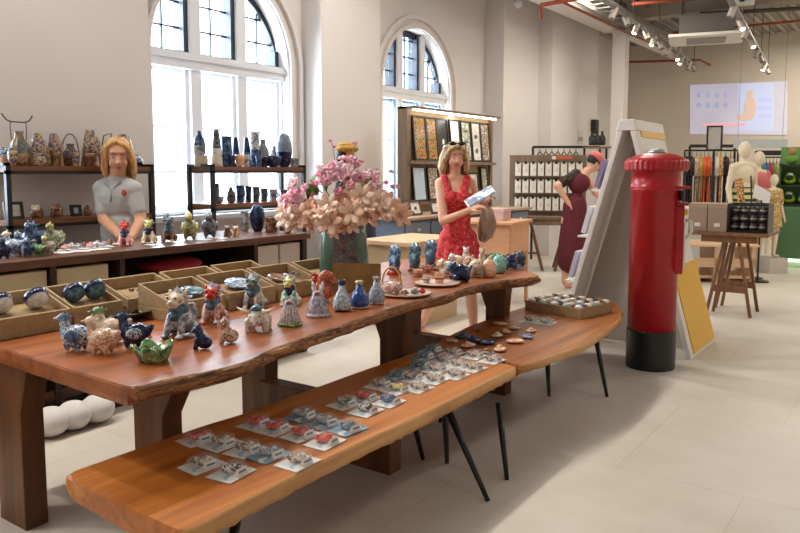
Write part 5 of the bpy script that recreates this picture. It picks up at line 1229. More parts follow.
for cx_, cy_, rx, ry, n_ in clus:
    for i in range(n_):
        a = r.uniform(0, 2*PI); q = math.sqrt(r.uniform(0, 1)); flower(pinkmesh[r.randrange(4)], 'pink_blossom', cx_+rx*q*math.cos(a), cy_+ry*q*math.sin(a), r.uniform(-.14, .1), r.uniform(.85, 1.25)); cnt += 1
for x, y in ((316, 212), (328, 205), (343, 199), (352, 212), (338, 218), (362, 206), (368, 216), (356, 196), (380, 202), (300, 216), (288, 219), (294, 224), (384, 205), (392, 210), (350, 224), (330, 222), (308, 220), (378, 211), (399, 215), (362, 196)):
    flower(peachmesh[r.randrange(4)], 'peach_lily', x, y, r.uniform(-.22, -.05), r.uniform(.8, 1.15), 1.0)
for x, y in ((379, 187), (386, 183), (391, 172), (392, 187), (330, 141), (334, 147), (355, 144), (350, 160), (398, 187), (384, 192)):
    flower(pinkmesh[2] if y > 165 else pinkmesh[0], 'flower_bud', x, y, -.1, .55, .9)
for x, y in ((310, 209), (322, 214), (335, 211), (347, 206), (357, 205), (368, 207), (385, 211), (346, 226), (283, 212), (312, 226), (370, 203), (334, 232)):
    flower(peachmesh[r.randrange(4)], 'peach_lily', x, y, r.uniform(-.24, -.1), r.uniform(.55, .8), .5)
lf = MB(); lf.add([(0, 0, 0), (.03, .05, .012), (.0, .055, .0), (-.03, .05, .012), (.026, .11, .01), (0, .115, 0), (-.026, .11, .01), (0, .17, -.02), (0, 0, -.004), (.03, .05, .008), (.0, .055, -.004), (-.03, .05, .008), (.026, .11, .006), (0, .115, -.004), (-.026, .11, .006), (0, .17, -.024)],
    [(0, 1, 2), (0, 2, 3), (1, 4, 5, 2), (2, 5, 6, 3), (4, 7, 5), (5, 7, 6), (8, 10, 9), (8, 11, 10), (9, 10, 13, 12), (10, 11, 14, 13), (12, 13, 15), (13, 14, 15), (0, 8, 9, 1), (1, 9, 12, 4), (4, 12, 15, 7), (7, 15, 14, 6), (6, 14, 11, 3), (3, 11, 8, 0)])
o = lf.build('leaf', leafm, t, smooth=True); lmesh = o.data; bpy.data.objects.remove(o)
for i in range(20):
    x, y = [(308, 200), (326, 192), (338, 188), (345, 184), (360, 186), (314, 206), (300, 206), (332, 200), (356, 202), (366, 196), (346, 208), (322, 214), (310, 194), (340, 196), (372, 204), (336, 212), (350, 194), (318, 196), (328, 208), (362, 214)][i]
    o = bpy.data.objects.new('leaf', lmesh); C.objects.link(o); o.parent = t; o.location = at(x, y, dV+r.uniform(-.1, .05))-bo; o.rotation_euler = (r.uniform(.2, 1.4), r.uniform(-.4, .4), r.uniform(0, 6.28)); o.scale = (.8,)*3
for i in range(9):
    x, y = [(345, 175), (322, 185), (300, 200), (368, 182), (392, 175), (398, 212), (332, 143), (354, 146), (286, 214)][i]
    e = at(x, y, dV)-bo; MB().tube([(e.x*.05, e.y*.05, -.3), (e.x*.12, e.y*.12, -.02), (e.x*.6, e.y*.6, max(.03, e.z*.6)), e], [.005, .005, .004, .003], 6).build('stem', stemm, t, smooth=True)
# ================================================================ CARDS ON THE NEAR BENCH
def b_card(o, m):
    MB().box(-.055, .055, -.072, .068, 0, .002).build('printed_card', m['printed_card'], o)
    k = MB(); k.ell((-.008, .0, .014), (.028, .024, .014)); k.ell((.008, .014, .022), (.017, .015, .014)); k.ell((-.026, -.012, .02), (.014, .014, .013)); k.build('ornament', m['ornament'], o, smooth=True)
    MB().add([(.03, -.025, .003), (.05, -.025, .003), (.05, .025, .003), (.03, .025, .003), (.043, -.025, .03), (.043, .025, .03)], [(3, 2, 1, 0), (0, 1, 4), (2, 3, 5), (1, 2, 5, 4), (3, 0, 4, 5)]).build('folded_tag', m['folded_tag'], o)
    MB().box(.0462, .0478, -.017, .017, .014, .021).build('tag_print', plain((120, 130, 150), .5), o)
    p_ = MB(); p_.add([(-.05, -.05, .0025), (.05, -.05, .0025), (.05, .05, .0025), (-.05, .05, .0025), (-.03, -.035, .036), (.028, -.035, .04), (.028, .035, .04), (-.03, .035, .036)], [(0, 1, 5, 4), (1, 2, 6, 5), (2, 3, 7, 6), (3, 0, 4, 7), (4, 5, 6, 7)]); p_.build('clear_sleeve', plastic_m, o)
BUILD['card'] = b_card
cards = [(203,466,'w'),(232,474,'b'),(199,440,'r'),(222,445,'w'),(246,451,'w'),(270,456,'g'),(298,463,'w'),(257,425,'r'),(276,430,'r'),(301,436,'r'),(325,443,'r'),(303,417,'g'),(325,424,'g'),(348,430,'t'),(345,405,'b'),(366,412,'b'),(365,399,'r'),(389,403,'s'),
         (380,386,'w'),(398,391,'y'),(418,389,'w'),(398,377,'t'),(412,379,'b'),(434,381,'w'),(420,367,'t'),(436,371,'w'),(455,376,'w'),(424,358,'t'),(443,361,'w'),(458,366,'w'),(473,369,'w'),(432,351,'t'),(452,354,'w'),(474,357,'w'),(492,361,'w')]
om = {'w': cer((222, 212, 200), (170, 140, 124), (90, 76, 70), scale=70), 'b': cer((40, 36, 38), (206, 200, 194), (120, 80, 70), scale=70), 'r': cer((210, 60, 50), (226, 100, 84), (230, 190, 180), scale=50), 'g': cer((150, 160, 164), (210, 212, 210), (110, 120, 130), scale=60), 't': cer((90, 120, 130), (190, 200, 200), scale=60), 's': cer((60, 84, 120), (110, 136, 170), scale=50), 'y': cer((214, 196, 120), (120, 110, 80), scale=60)}
cm1 = mottled([(226, 226, 222), (232, 230, 226), (150, 190, 206)], 11, .35); cm2 = mottled([(150, 190, 206), (120, 160, 180), (226, 224, 220)], 9, .35)
cw = {'w': 'cream and brown', 'b': 'black and white', 'r': 'red', 'g': 'grey', 't': 'teal', 's': 'slate blue', 'y': 'yellow'}
for i, (x, y, k) in enumerate(cards):
    p = tpos(x, y, BZ); rown = 'pair at the near end' if i < 2 else 'second row' if i < 7 else 'third row' if i < 11 else 'fourth row' if i < 14 else 'fifth row' if i < 18 else 'sixth row' if i < 24 else 'last rows'
    put('card', 'carded_ornament', '%s ornament carded on the near bench, in the %s' % (cw[k], rown), 'carded ornament', p+Vector((0, 0, .0005+.0011*(i % 2))), 1, r.uniform(-.12, .12), {'printed_card': cm2 if k in 'tg' else cm1, 'ornament': om[k], 'folded_tag': pale_tag}, 'carded ornaments on the bench', wide=1.0)
# loose clay shapes on the farther bench
stones = [(452,342,'brown',CREAM,.035),(462,338,'blue',BLUE,.045),(474,341,'blue',BLUE,.045),(486,344,'blue',BLUE,.05),(468,347,'tan',SALMON,.045),(479,331,'dark brown',BROWNC,.032),(500,325,'round pale',SALMON,.042),(497,337,'tan',CREAM,.04),(506,333,'cream',SALMON,.036),(514,329,'cream',SALMON,.036),(531,332,'pale',SALMON,.04),(527,338,'light blue',cer((120, 140, 176), (160, 176, 200)),.042),(515,343,'flat cream',SALMON,.05),(500,351,'tan',SALMON,.045),(488,354,'brown',BROWNC,.04)]
for i, (x, y, c_, m_, rr) in enumerate(stones):
    rr *= 1.2; m = MB(); m.ell((0, 0, rr*.22), (rr, rr*.7, rr*.22)); 
    if i % 3 != 0: m.ell((rr*.2, rr*.1, rr*.42), (rr*.42, rr*.36, rr*.24))
    o = m.build('clay_ornament', m_, smooth=True, loc=tpos(x, y, BZ)); o.rotation_euler = (0, 0, i*1.1); tag(o, '%s clay ornament lying loose on the farther bench' % c_, 'ornament', 'loose clay ornaments')
for x, y, k, lab in ((531, 321, 'w', 'carded pair piece on the farther bench, left of two before the crate'), (546, 323, 'g', 'carded pair piece on the farther bench, right of two before the crate')):
    put('card', 'carded_ornament', lab, 'carded ornament', tpos(x, y, BZ), 1, .1, {'printed_card': cm1, 'ornament': om[k], 'folded_tag': pale_tag}, 'carded ornaments on the bench', wide=1.05)
# crate of pebbles
ca, cb_, cd = onz(525, 310, BZ), onz(580, 319.5, BZ), onz(600, 304, BZ)
ux = (cb_-ca); W_ = ux.length; ang = math.atan2(ux.y, ux.x); Dp = .42
cr = thing('crate', 'brown cardboard crate filled with painted pebbles on the farther bench', 'crate', (ca.x, ca.y, BZ+.001), ang)
MB().box(0, W_, 0, Dp, 0, .012).build('crate_floor', kraft, cr)
for nm, a_ in (('front_wall', (0, W_, 0, .01)), ('back_wall', (0, W_, Dp-.01, Dp)), ('side_wall', (0, .01, .01, Dp-.01)), ('side_wall', (W_-.01, W_, .01, Dp-.01))): MB().box(a_[0], a_[1], a_[2], a_[3], .012, .075).build(nm, kraft, cr)
MB().box(.012, W_-.012, .012, Dp-.012, .012, .055).build('pebble_tray', kraft_in, cr)
Mc = Matrix.Translation(Vector((ca.x, ca.y, BZ+.057))) @ Matrix.Rotation(ang, 4, 'Z')
pe = None; pc = [WHITEC, GREYW, CREAMP, cer((150, 176, 170), (196, 204, 190)), CREAM, DKGREY]
nx = 5; ny = 7
for i in range(nx):
    for j in range(ny):
        loc = Mc @ Vector((.035+(W_-.07)*i/(nx-1), .035+(Dp-.07)*j/(ny-1), 0)); kk = (i*3+j*5) % 6 if j < 5 else (5 if (i+j) % 2 else 4)
        if pe is None:
            m = MB(); m.lathe([(.014, 0), (.029, .006), (.033, .02), (.024, .034), (.005, .04)], 14); pe = m.build('painted_pebble', pc[kk], smooth=True, loc=loc); o = pe
        else:
            o = pe.copy(); C.objects.link(o); o.location = loc
            o.data = pe.data.copy(); o.data.materials[0] = pc[kk]
        tag(o, '%s pebble in the crate, %s row' % (('white', 'grey', 'peach', 'aqua', 'cream', 'dark')[kk], ('front', 'second', 'third', 'fourth', 'fifth', 'sixth', 'back')[j]), 'pebble', 'painted pebbles in the crate')
# ================================================================ FIGURINES ON THE COUNTER
def cpos(x, X=None, z=CZ):
    p = onx(x, 240, X or -4.5); return Vector((p.x, p.y, z+.0008))
def citem(kind, name, lab, x, px, rz, mats, X=-4.4, cat='figurine', wide=1.0, grp='ceramics on the dark counter'):
    p = cpos(x, X); return put(kind, name, lab, cat, p, H(p, px), rz, mats, grp, wide)
L5 = [(125, 27, lionm(PINKC, BLUE, REDC, REDC), 'red-maned guardian lion with a blue chest standing before the assistant'), (149, 28, lionm(CREAM, NAVYC, YEL, OLIVE), 'yellow-faced guardian lion with navy chest on the counter'), (169, 29, lionm(BROWNC, TEAL, DKGREY, TEAL), 'grey-green guardian lion on the counter beside the dark rack leg')]
for x, px, ms, lab in L5: citem('lion', 'guardian_lion', lab, x, px, .8, ms, -4.42)
citem('bird', 'ceramic_bird', 'upright yellow ceramic bird on the counter', 190, 28, .8, birdm(OLIVE, YEL, YEL, cer((196, 190, 120), (150, 130, 80))), -4.42); citem('bird', 'ceramic_bird', 'grey and white ceramic bird on the counter right of the yellow one', 210, 27, .8, birdm(DKGREY, GREYW, GREYW, DKGREY), -4.42)
for i, (x, px, m_, w_) in enumerate(((228, 12, BROWNC, 1.3), (236, 11, SALMON, 1.3))): citem('cub', 'ceramic_cub', ['brown ceramic cub on the counter left of the pink one', 'small pinkish ceramic cub on the counter'][i], x, px, .6, {'body': m_}, -4.35, wide=w_)
duck = [(3, 22, -4.3, NAVYC, NAVYC, 'navy duck at the left edge of the counter'), (12, 25, -4.42, BLUEW, CREAM, 'cream-headed blue duck near the left end of the counter'), (21, 23, -4.5, BLUE, BLUEW, 'blue duck with a speckled head on the counter'), (30, 30, -4.62, BLUE, BLUE, 'tall bright blue bird at the back of the counter'), (40, 28, -4.62, cer((56, 70, 100), (90, 104, 130)), BLUE, 'dull blue bird at the back of the counter'),
        (54, 28, -4.55, cer((110, 116, 100), (160, 170, 130), (70, 84, 70)), OLIVE, 'grey-green long-necked bird on the counter'), (27, 20, -4.3, BLUE, BLUEW, 'front blue duck on the counter'), (38, 17, -4.28, GREEN, DKGREY, 'green and dark small duck at the counter edge'), (47, 20, -4.3, cer((170, 160, 130), (140, 120, 120), (190, 190, 150)), YEL, 'pale yellow-necked duck at the counter edge')]
for i, (x, px, X, b_, h_, lab) in enumerate(duck): citem('bird', 'ceramic_bird', lab, x, px, (1.0, -1.2, .6)[i % 3], birdm(b_, h_, h_, b_), X)
for i in range(9):
    x = 62+i*6.2; p = cpos(x, -4.32-.1*(i % 3)); o = MB().box(-.06, .06, -.045, .045, 0, .004+.003*(i % 3)).build('paper_packet', [pale_tag, cm1, PF['white']][i % 3], loc=p); o.rotation_euler = (0, 0, i*1.3); tag(o, 'pale printed packet lying on the counter in front of the assistant', 'packet', 'packets on the counter')
for i in range(8):
    x = 64+i*6.5; p = cpos(x, -4.4-.07*(i % 2)); o = MB().ell((0, 0, .014), (.03, .022, .014)).ell((.01, .0, .026), (.012, .012, .01)).build('clay_charm', [PINKC, WHITEC, LIL, BROWNC][i % 4], smooth=True, loc=p+Vector((0, 0, .011))); tag(o, 'small pinkish charm among the packets on the counter', 'charm', 'charms on the counter')
for i, x in enumerate((152, 178, 205, 221)):
    p = cpos(x, -4.3); o = MB().box(-.05, .05, -.035, .035, 0, .003).build('price_card', pale_tag, loc=p); tag(o, 'white price card lying on the counter edge, %s from the left' % ['first', 'second', 'third', 'fourth'][i], 'card', 'price cards on the counter')
# ================================================================ VASES ON THE WINDOW RACK
def vessel(name, label, cat, x, base_z, X, wpx, hpx, prof, mats, grp, handle=False, extra=None):
    p = onx(x, 163 if base_z > 1.4 else 200, X); p = Vector((p.x, p.y, base_z+.0008)); k = sc(p); w_ = wpx*k/2; h_ = hpx*k
    pr_ = {'vase': [(.6, 0), (.85, .05), (1, .35), (.9, .6), (.45, .82), (.4, .93), (.5, 1), (.36, 1), (.3, .9)], 'bottle': [(.7, 0), (.95, .06), (1, .4), (.8, .68), (.36, .86), (.34, .97), (.42, 1), (.26, 1), (.24, .9)], 'cyl': [(.85, 0), (.95, .03), (1, .5), (.95, .97), (.98, 1), (.82, 1), (.8, .2)],
           'bowl': [(.4, 0), (.5, .05), (.95, .5), (1, .85), (.9, 1), (.78, 1), (.7, .5)], 'cone': [(1, 0), (.98, .04), (.75, .5), (.5, .9), (.42, .97), (.45, 1), (.3, 1), (.3, .9)], 'oval': [(.45, 0), (.7, .08), (1, .45), (.95, .7), (.6, .94), (.3, 1), (.2, 1), (.2, .95)], 'mug': [(.75, 0), (.8, .04), (.8, .5), (1, .95), (1, 1), (.85, 1), (.7, .5), (.68, .1)]}[prof]
    t = thing(name, label, cat, p, 0, grp)
    MB().lathe([(a*w_, b_*h_) for a, b_ in pr_], 24).build('vessel_body', mats[0], t, smooth=True)
    if len(mats) > 1:
        rim = [(a*w_*1.015+.0006, b_*h_) for a, b_ in pr_ if b_ <= .5][:3]; MB().lathe(rim, 24, cap=False).build('glazed_band', mats[1], t, smooth=True)
    if handle: MB().tube([Vector((-.35*w_+w_*1.2*math.cos(a), 0, .55*h_+.32*h_*math.sin(a))) + Vector((w_*.55, 0, 0)) for a in [-PI/2+PI*i/8 for i in range(9)]], w_*.13, 8).build('handle', mats[0], t, smooth=True)
    return t
def cvase(x, X, w_, h_, pf, ms, lab):
    t = vessel('glazed_vase', lab, 'vase', x, CZ, X, w_, h_, pf, ms, 'dark vases at the counter back'); return t
cvase(257, -4.58, 15, 27, 'oval', (NAVYC,), 'navy round-shouldered vase at the back of the counter under the window rack'); cvase(271, -4.42, 12, 15, 'cyl', (BROWNC,), 'brown squat jar at the back of the counter'); cvase(244, -4.7, 8, 19, 'cyl', (GREYW,), 'grey narrow jar left of the navy vase'); cvase(287, -4.22, 12, 14, 'bowl', (DKGREY,), 'dark bowl at the far end of the counter')
G1 = 'blue vessels on the window rack'
VX = SMX-.14
T1 = 1.55
vessel('block_box', 'cream box at the left end of the rack top under the round bottle', 'box', 201, T1, SMX-.2, 14, 11, 'cyl', (cer((206, 196, 176), (190, 170, 140)),), G1)
p = onx(200, 163, SMX-.2); o = vessel('bottle_vase', 'round blue and white bottle standing on the cream box', 'vase', 200, T1, SMX-.2, 12, 24, 'bottle', (BLUE, GREYW), G1); o.location.z = T1+.0015+11*sc(p)
vs_ = [(217, 10, 36, 'cone', (DKGREY, cer((214, 206, 190), (180, 170, 160))), 'tall dark-topped vase with a cream lower half', VX-.02), (227, 9, 30, 'cyl', (BLUE,), 'square-shouldered mid-blue cylinder vase', VX), (236, 8, 29, 'cone', (NAVYC,), 'slim navy bottle vase, left of the two alike', VX-.08), (232, 7, 11, 'mug', (NAVYC,), 'small navy tumbler at the front of the rack top', VX+.06),
       (240, 10, 12, 'bowl', (SALMON,), 'peach bowl at the front of the rack top', VX+.07), (247, 8, 29, 'cone', (NAVYC, TEAL), 'slim navy bottle vase, right of the two alike', VX-.08), (246.5, 8, 12, 'mug', (GREYW,), 'grey tumbler before the right slim vase', VX+.07), (255, 8, 34, 'cyl', (GREYW, BLUE), 'tall grey patterned cylinder vase', VX), (263, 11, 27, 'vase', (cer((120, 124, 130), (160, 160, 160)), NAVYC), 'grey wide-necked vase beside the patterned cylinder', VX),
       (273, 17, 11, 'bowl', (NAVYC,), 'wide navy bowl on the rack top', VX+.04), (274, 9, 21, 'vase', (GREYW,), 'pale small-necked jar behind the navy bowl', VX-.1), (284, 14, 33, 'oval', (cer((104, 116, 132), (140, 150, 160)), NAVYC), 'big oval grey-blue vase at the right of the rack top', VX), (294, 11, 9, 'mug', (GREYW,), 'pale low cup at the right end of the rack top', VX+.02), (259, 7, 11, 'mug', (BLUE,), 'mid-blue tumbler before the patterned cylinder', VX+.08)]
for x, w_, h_, pf, ms, lab, X in vs_: vessel('glazed_vase', lab, 'vase' if h_ > 15 else 'cup', x, T1, X, w_*(1.2 if h_ > 15 else 1.05), h_, pf, ms, G1)
for x, w_, h_, pf, ms, lab in ((217, 5, 20, 'cyl', (DKGREY,), 'tall dark block vase on the middle shelf'), (220, 8, 7, 'bowl', (GREYW,), 'small grey bowl on the middle shelf'), (231, 9, 16, 'vase', (DKGREY,), 'dark pitcher with a narrow neck on the middle shelf'), (240, 9, 17, 'mug', (BLUE,), 'bright blue mug on the middle shelf'), (248.5, 7, 16, 'mug', (NAVYC,), 'navy mug beside the bright blue one'), (256, 8, 15, 'mug', (DKGREY,), 'dark grey mug on the middle shelf'), (264, 8, 13, 'mug', (TEAL,), 'teal-grey mug on the middle shelf'), (273, 9, 12, 'mug', (GREYW,), 'pale grey mug on the middle shelf'), (284, 9, 11, 'mug', (DKGREY,), 'dark mug near the right of the middle shelf'), (292, 6, 11, 'mug', (BROWNC,), 'brown mug at the right end of the middle shelf')):
    vessel('glazed_mug', lab, 'mug', x, 1.205, VX, w_, h_, pf, ms, 'mugs on the middle shelf', handle=w_ > 7 and pf == 'mug')
# ================================================================ POTS AND BASKETS ON THE LEFT RACK
G2 = 'pots and baskets on the left rack'; LX = SLX-.16; T2 = 1.545
TAN = cer((176, 146, 104), (206, 182, 140), (140, 104, 70)); TANB = cer((200, 178, 140), (90, 84, 110), (190, 160, 120), (120, 100, 110)); 
def relief(t, h_, w_, m): MB().ell((w_*.9, 0, h_*.55), (w_*.25, w_*.6, h_*.28)).build('painted_panel', m, t, smooth=True)
pots = [(5, 13, 18, 'bowl', (BLUEW, SALMON), 'blue and pink bowl at the left end of the rack top'), (20, 20, 34, 'vase', (cer((84, 104, 110), (150, 120, 80), (110, 130, 130)), TAN), 'teal and brown pitcher under the forked hanger'), (38, 19, 32, 'cone', (TANB, TAN), 'tan vase with a dark blue pattern, left one'), (55, 17, 32, 'cone', (TANB, TAN), 'tan vase with a dark figure pattern, right one'), (71, 16, 22, 'vase', (cer((120, 90, 70), (80, 90, 110), (190, 150, 120)), BROWNC), 'brown pot with an arched twig handle'), (91, 19, 36, 'cone', (TANB, BROWNC), 'large cream pot painted with an animal'), (106, 12, 22, 'vase', (TAN,), 'tan pot with a square twig handle'), (124, 18, 32, 'oval', (cer((70, 80, 110), (176, 140, 100), (150, 120, 90)),), 'blue and tan round vase behind the assistant'), (137, 12, 12, 'vase', (GREYW, NAVYC), 'small grey pot at the right end of the rack top')]
for x, w_, h_, pf, ms, lab in pots:
    t = vessel('stoneware_pot', lab, 'pot', x, T2, LX, w_, h_, pf, ms, G2)
    k = sc(Vector(t.location)); h2 = h_*k; w2 = w_*k/2
    if pf == 'cone': relief(t, h2, w2, cer((84, 80, 104), (190, 160, 130), (60, 60, 90), scale=60))
    if x == 20:
        hg = MB(); z1 = h2*.75
        hg.tube([(0, -.055, z1), (0, -.06, h2+.02), (0, -.058, h2+.07)], .004, 6).tube([(0, .055, z1), (0, .06, h2+.02), (0, .058, h2+.07)], .004, 6).tube([(0, -.12, h2+.125), (0, -.085, h2+.08), (0, -.05, h2+.068), (0, .05, h2+.068), (0, .085, h2+.08), (0, .11, h2+.12)], .0055, 6); hg.build('forked_twig_handle', plain((84, 70, 56), .7), t, smooth=True)
    if x == 71: MB().tube([(0, w2*1.05*math.cos(a), h2*.7+.13*math.sin(a)) for a in [PI*i/12 for i in range(13)]], .005, 6).build('twig_handle', plain((104, 84, 60), .7), t, smooth=True)
    if x == 106: MB().tube([(0, -.03, h2*.95), (0, -.01, h2+.07), (0, .06, h2+.09), (0, .045, h2*.98)], .005, 6).build('twig_handle', plain((70, 50, 44), .7), t, smooth=True)
fr_pots = [(13, 10, 15, 'bowl', 'cream tea bowl'), (40, 13, 15, 'cyl', 'square tan box-like pot'), (56, 11, 16, 'mug', 'brown speckled cup'), (76, 9, 15, 'mug', 'rusty cup'), (89, 12, 13, 'bowl', 'dark figured bowl')]
for x, w_, h_, pf, lab in fr_pots: vessel('stoneware_pot', lab+' at the front of the left rack top', 'pot', x, T2, SLX-.06, w_, h_, pf, ([TAN, TANB, BROWNC][int(x) % 3],), G2)
for x, px, kind, ms, lab in ((37, 16, 'round', {'body': BROWNC, 'head': CREAM}, 'brown and cream ceramic bear on the middle shelf of the left rack'), (57, 16, 'round', {'body': BROWNC, 'head': BROWNC}, 'dark brown horned ceramic animal on the middle shelf of the left rack'), (88, 11, 'egg', {'body': BROWNC, 'lid_knob': BROWNC}, 'brown egg jar on the middle shelf of the left rack')):
    p = onx(x, 219, LX+.04); p = Vector((p.x, p.y, 1.151)); put(kind, 'ceramic_animal' if kind == 'round' else 'lidded_jar', lab, 'figurine' if kind == 'round' else 'jar', p, H(p, px), .9, ms, 'things on the middle shelf of the left rack')
for x, w_, h_, lab in ((14, .14, .13, 'thin dark photo frame on the middle shelf of the left rack'), (76, .09, .09, 'small dark frame on the middle shelf of the left rack')):
    p = onx(x, 219, LX+.04); picture('photo_frame', lab, (p.x, p.y, 1.1515), w_, h_, 'pale' if x > 20 else 'white', lean=.15, grp='frames on the left rack')
# ================================================================ CLOTHES, MANNEQUINS, FAR CORNER
def garment(mb, w_, h_, r, th=.027, n=22):
    vs = []; ph = r.uniform(0, 6)
    rows_ = [(0, .30), (.03, .75), (.10, .95), (.45, .82), (.8, .95), (1, 1.0)]
    for u, ww in rows_:
        for k in range(n):
            a = 2*PI*k/n; fold = 1+.22*u*math.sin(a*5+ph); vs.append((w_/2*ww*math.cos(a), th*fold*math.sin(a)*(1 if u > .02 else .5), -h_*u))
    L = len(rows_); mb.add(vs, [(j*n+k, j*n+(k+1) % n, (j+1)*n+(k+1) % n, (j+1)*n+k) for j in range(L-1) for k in range(n)]+[list(range(n)), [(L-1)*n+k for k in range(n)]]); return mb
def hang(loc, w_, h_, m, lab, grp, rz, r):
    t = thing('garment', lab, 'garment', loc, rz, grp)
    garment(MB(), w_, h_, r).build('cloth', m, t, smooth=True, loc=(0, 0, -.08))
    for q in (-1, 1):
        slv = MB().chain([(q*w_*.42, 0, -.13), (q*w_*.55, 0, -.38)], [.04, .045]); slv.build('sleeve', m, t, smooth=True)
    MB().tube([(-w_*.3, 0, -.1), (0, 0, -.05), (w_*.3, 0, -.1)], .006, 6).tube([(0, 0, -.05), (0, 0, -.005), (.012, 0, .012), (0, 0, .022)], .004, 6).build('hanger', BLACKM, t)
def clothes_rack(lab, A, B, z, par='clothes_rack'):
    A = Vector((A.x, A.y, 0)); B = Vector((B.x, B.y, 0)); t = thing('clothes_rack', lab, 'clothes rack', A); d = B-A
    up_ = Vector((0, 0, z))
    MB().tube([up_, d+up_], .014, 8).build('hanging_rail', BLACKM, t)
    s_ = Vector((-d.y, d.x, 0)).normalized()*.22
    for p in (Vector((0, 0, 0)), d):
        MB().tube([p, p+up_], .014, 8).build('post', BLACKM, t); MB().bar(p-s_+Vector((0, 0, .015)), p+s_+Vector((0, 0, .015)), .03).build('foot', BLACKM, t)
    return A, B
F_ = {'orange': mottled([(196, 84, 44), (214, 104, 60)], 8, .8, False), 'floral': mottled([(214, 200, 176), (150, 110, 90), (206, 190, 160), (120, 100, 84)], 24, .8), 'mustard': mottled([(176, 140, 70), (196, 160, 90)], 8, .8, False), 'red': mottled([(176, 40, 40), (206, 66, 60)], 12, .8), 'dark': mottled([(36, 34, 38), (60, 56, 60)], 9, .8), 'teal': plain((56, 120, 130), .8), 'green': mottled([(86, 140, 70), (130, 170, 90)], 10, .8), 'pink': mottled([(222, 120, 120), (232, 160, 150)], 10, .8), 'blue': plain((60, 90, 150), .8), 'print': mottled([(206, 120, 70), (226, 190, 120), (110, 60, 50), (216, 206, 180)], 22, .8), 'white': plain((216, 212, 204), .8), 'yellow': mottled([(206, 186, 120), (170, 130, 80), (220, 200, 140)], 26, .8)}
GD = 12.4
A, B = clothes_rack('black clothes rack of orange and floral garments beyond the post box', at(683, 200, GD), at(736, 200, GD), 1.86)
r = random.Random(5)
seq = [(687, 'dark'), (692, 'dark'), (697, 'floral'), (701, 'mustard'), (705, 'orange'), (709, 'orange'), (713, 'floral'), (717, 'white'), (721, 'print'), (726, 'dark'), (731, 'floral')]
for i, (x, c_) in enumerate(seq):
    p = at(x, 150, GD); p.z = 1.845; hang(p, .42, r.uniform(.8, 1.05), F_[c_], '%s garment on the rack behind the post box, %s from the left' % (c_, ['first', 'second', 'third', 'fourth', 'fifth', 'sixth', 'seventh', 'eighth', 'ninth', 'tenth', 'eleventh'][i]), 'garments on the left clothes rack', YAW+1.2, r)
GD2 = 13.0
A, B = clothes_rack('black clothes rack of many-coloured garments on the far right', at(761, 200, GD2), at(799, 200, GD2), 1.76)
for i, (x, c_) in enumerate([(763, 'teal'), (766.5, 'blue'), (770, 'red'), (773.5, 'green'), (777, 'yellow'), (780.5, 'dark'), (784, 'orange'), (787.5, 'red'), (791, 'pink'), (795, 'print')]):
    p = at(x, 158, GD2); p.z = 1.745; hang(p, .4, r.uniform(.6, .8), F_[c_], '%s garment on the far right rack, %s from the left' % (c_, ['first', 'second', 'third', 'fourth', 'fifth', 'sixth', 'seventh', 'eighth', 'ninth', 'tenth'][i]), 'garments on the right clothes rack', YAW+1.2, r)
# dark wall rail behind them
t = thing('wall_rail', 'long black rail with hooks on the far wall above the garments', 'rail', at(690, 146, 14.5)); d = at(735, 146, 14.5)-at(690, 146, 14.5); MB().bar((0, 0, 0), d, .05, .06).build('rail', BLACKM, t)
for q in (0, 1): MB().bar(d*q, Vector((d.x*q, d.y*q, -t.location.z)), .04).build('post', BLACKM, t)
t = thing('wall_rail', 'long black shelf rail at the far right above the coloured garments', 'rail', at(758, 153, 14.2)); d = at(800, 153, 14.2)-at(758, 153, 14.2); MB().bar((0, 0, 0), d, .25, .09).build('rail', BLACKM, t)
for q in (0, 1): MB().bar(d*q, Vector((d.x*q, d.y*q, -t.location.z)), .04).build('post', BLACKM, t)
t = thing('wall_rail', 'black rail of hooks and hangers behind the card board', 'rail', at(533, 147, 12.6)); d = at(600, 147, 12.6)-at(533, 147, 12.6); MB().bar((0, 0, 0), d, .04).build('rail', BLACKM, t)
for q in (0, 1): MB().bar(d*q, Vector((d.x*q, d.y*q, -t.location.z)), .03).build('post', BLACKM, t)
for i in range(7):
    p = at(540+i*6, 148.5, 12.6); o = MB().tube([(0, 0, .0), (0, 0, -.05)], .006, 6).tube([(-.05, 0, -.12), (0, 0, -.05), (.05, 0, -.12)], .012, 6).build('hanger', BLACKM, loc=p-Vector((0, 0, .0))); tag(o, 'black hanger on the rail behind the card board', 'hanger', 'hangers behind the card board')
# mirror
p = at(712, 200, 11.9); t = thing('standing_mirror', 'black-framed mirror on a tall pole rising above the garments', 'mirror', (p.x, p.y, 0), YAW-.25)
MB().box(-.12, -.095, -.02, .02, 1.84, 2.24).box(.095, .12, -.02, .02, 1.84, 2.24).box(-.095, .095, -.02, .02, 2.215, 2.24).box(-.095, .095, -.02, .02, 1.84, 1.865).build('frame', BLACKM, t, bevel=.004); MB().tube([(0, .0, .01), (0, .0, 1.84)], .02, 8).build('pole', BLACKM, t); MB().box(-.095, .095, -.004, .006, 1.865, 2.215).build('mirror_glass', plain((210, 206, 196), .12, .7), t)
MB().box(-.14, .14, -.16, .16, 0, .02).build('base', BLACKM, t)
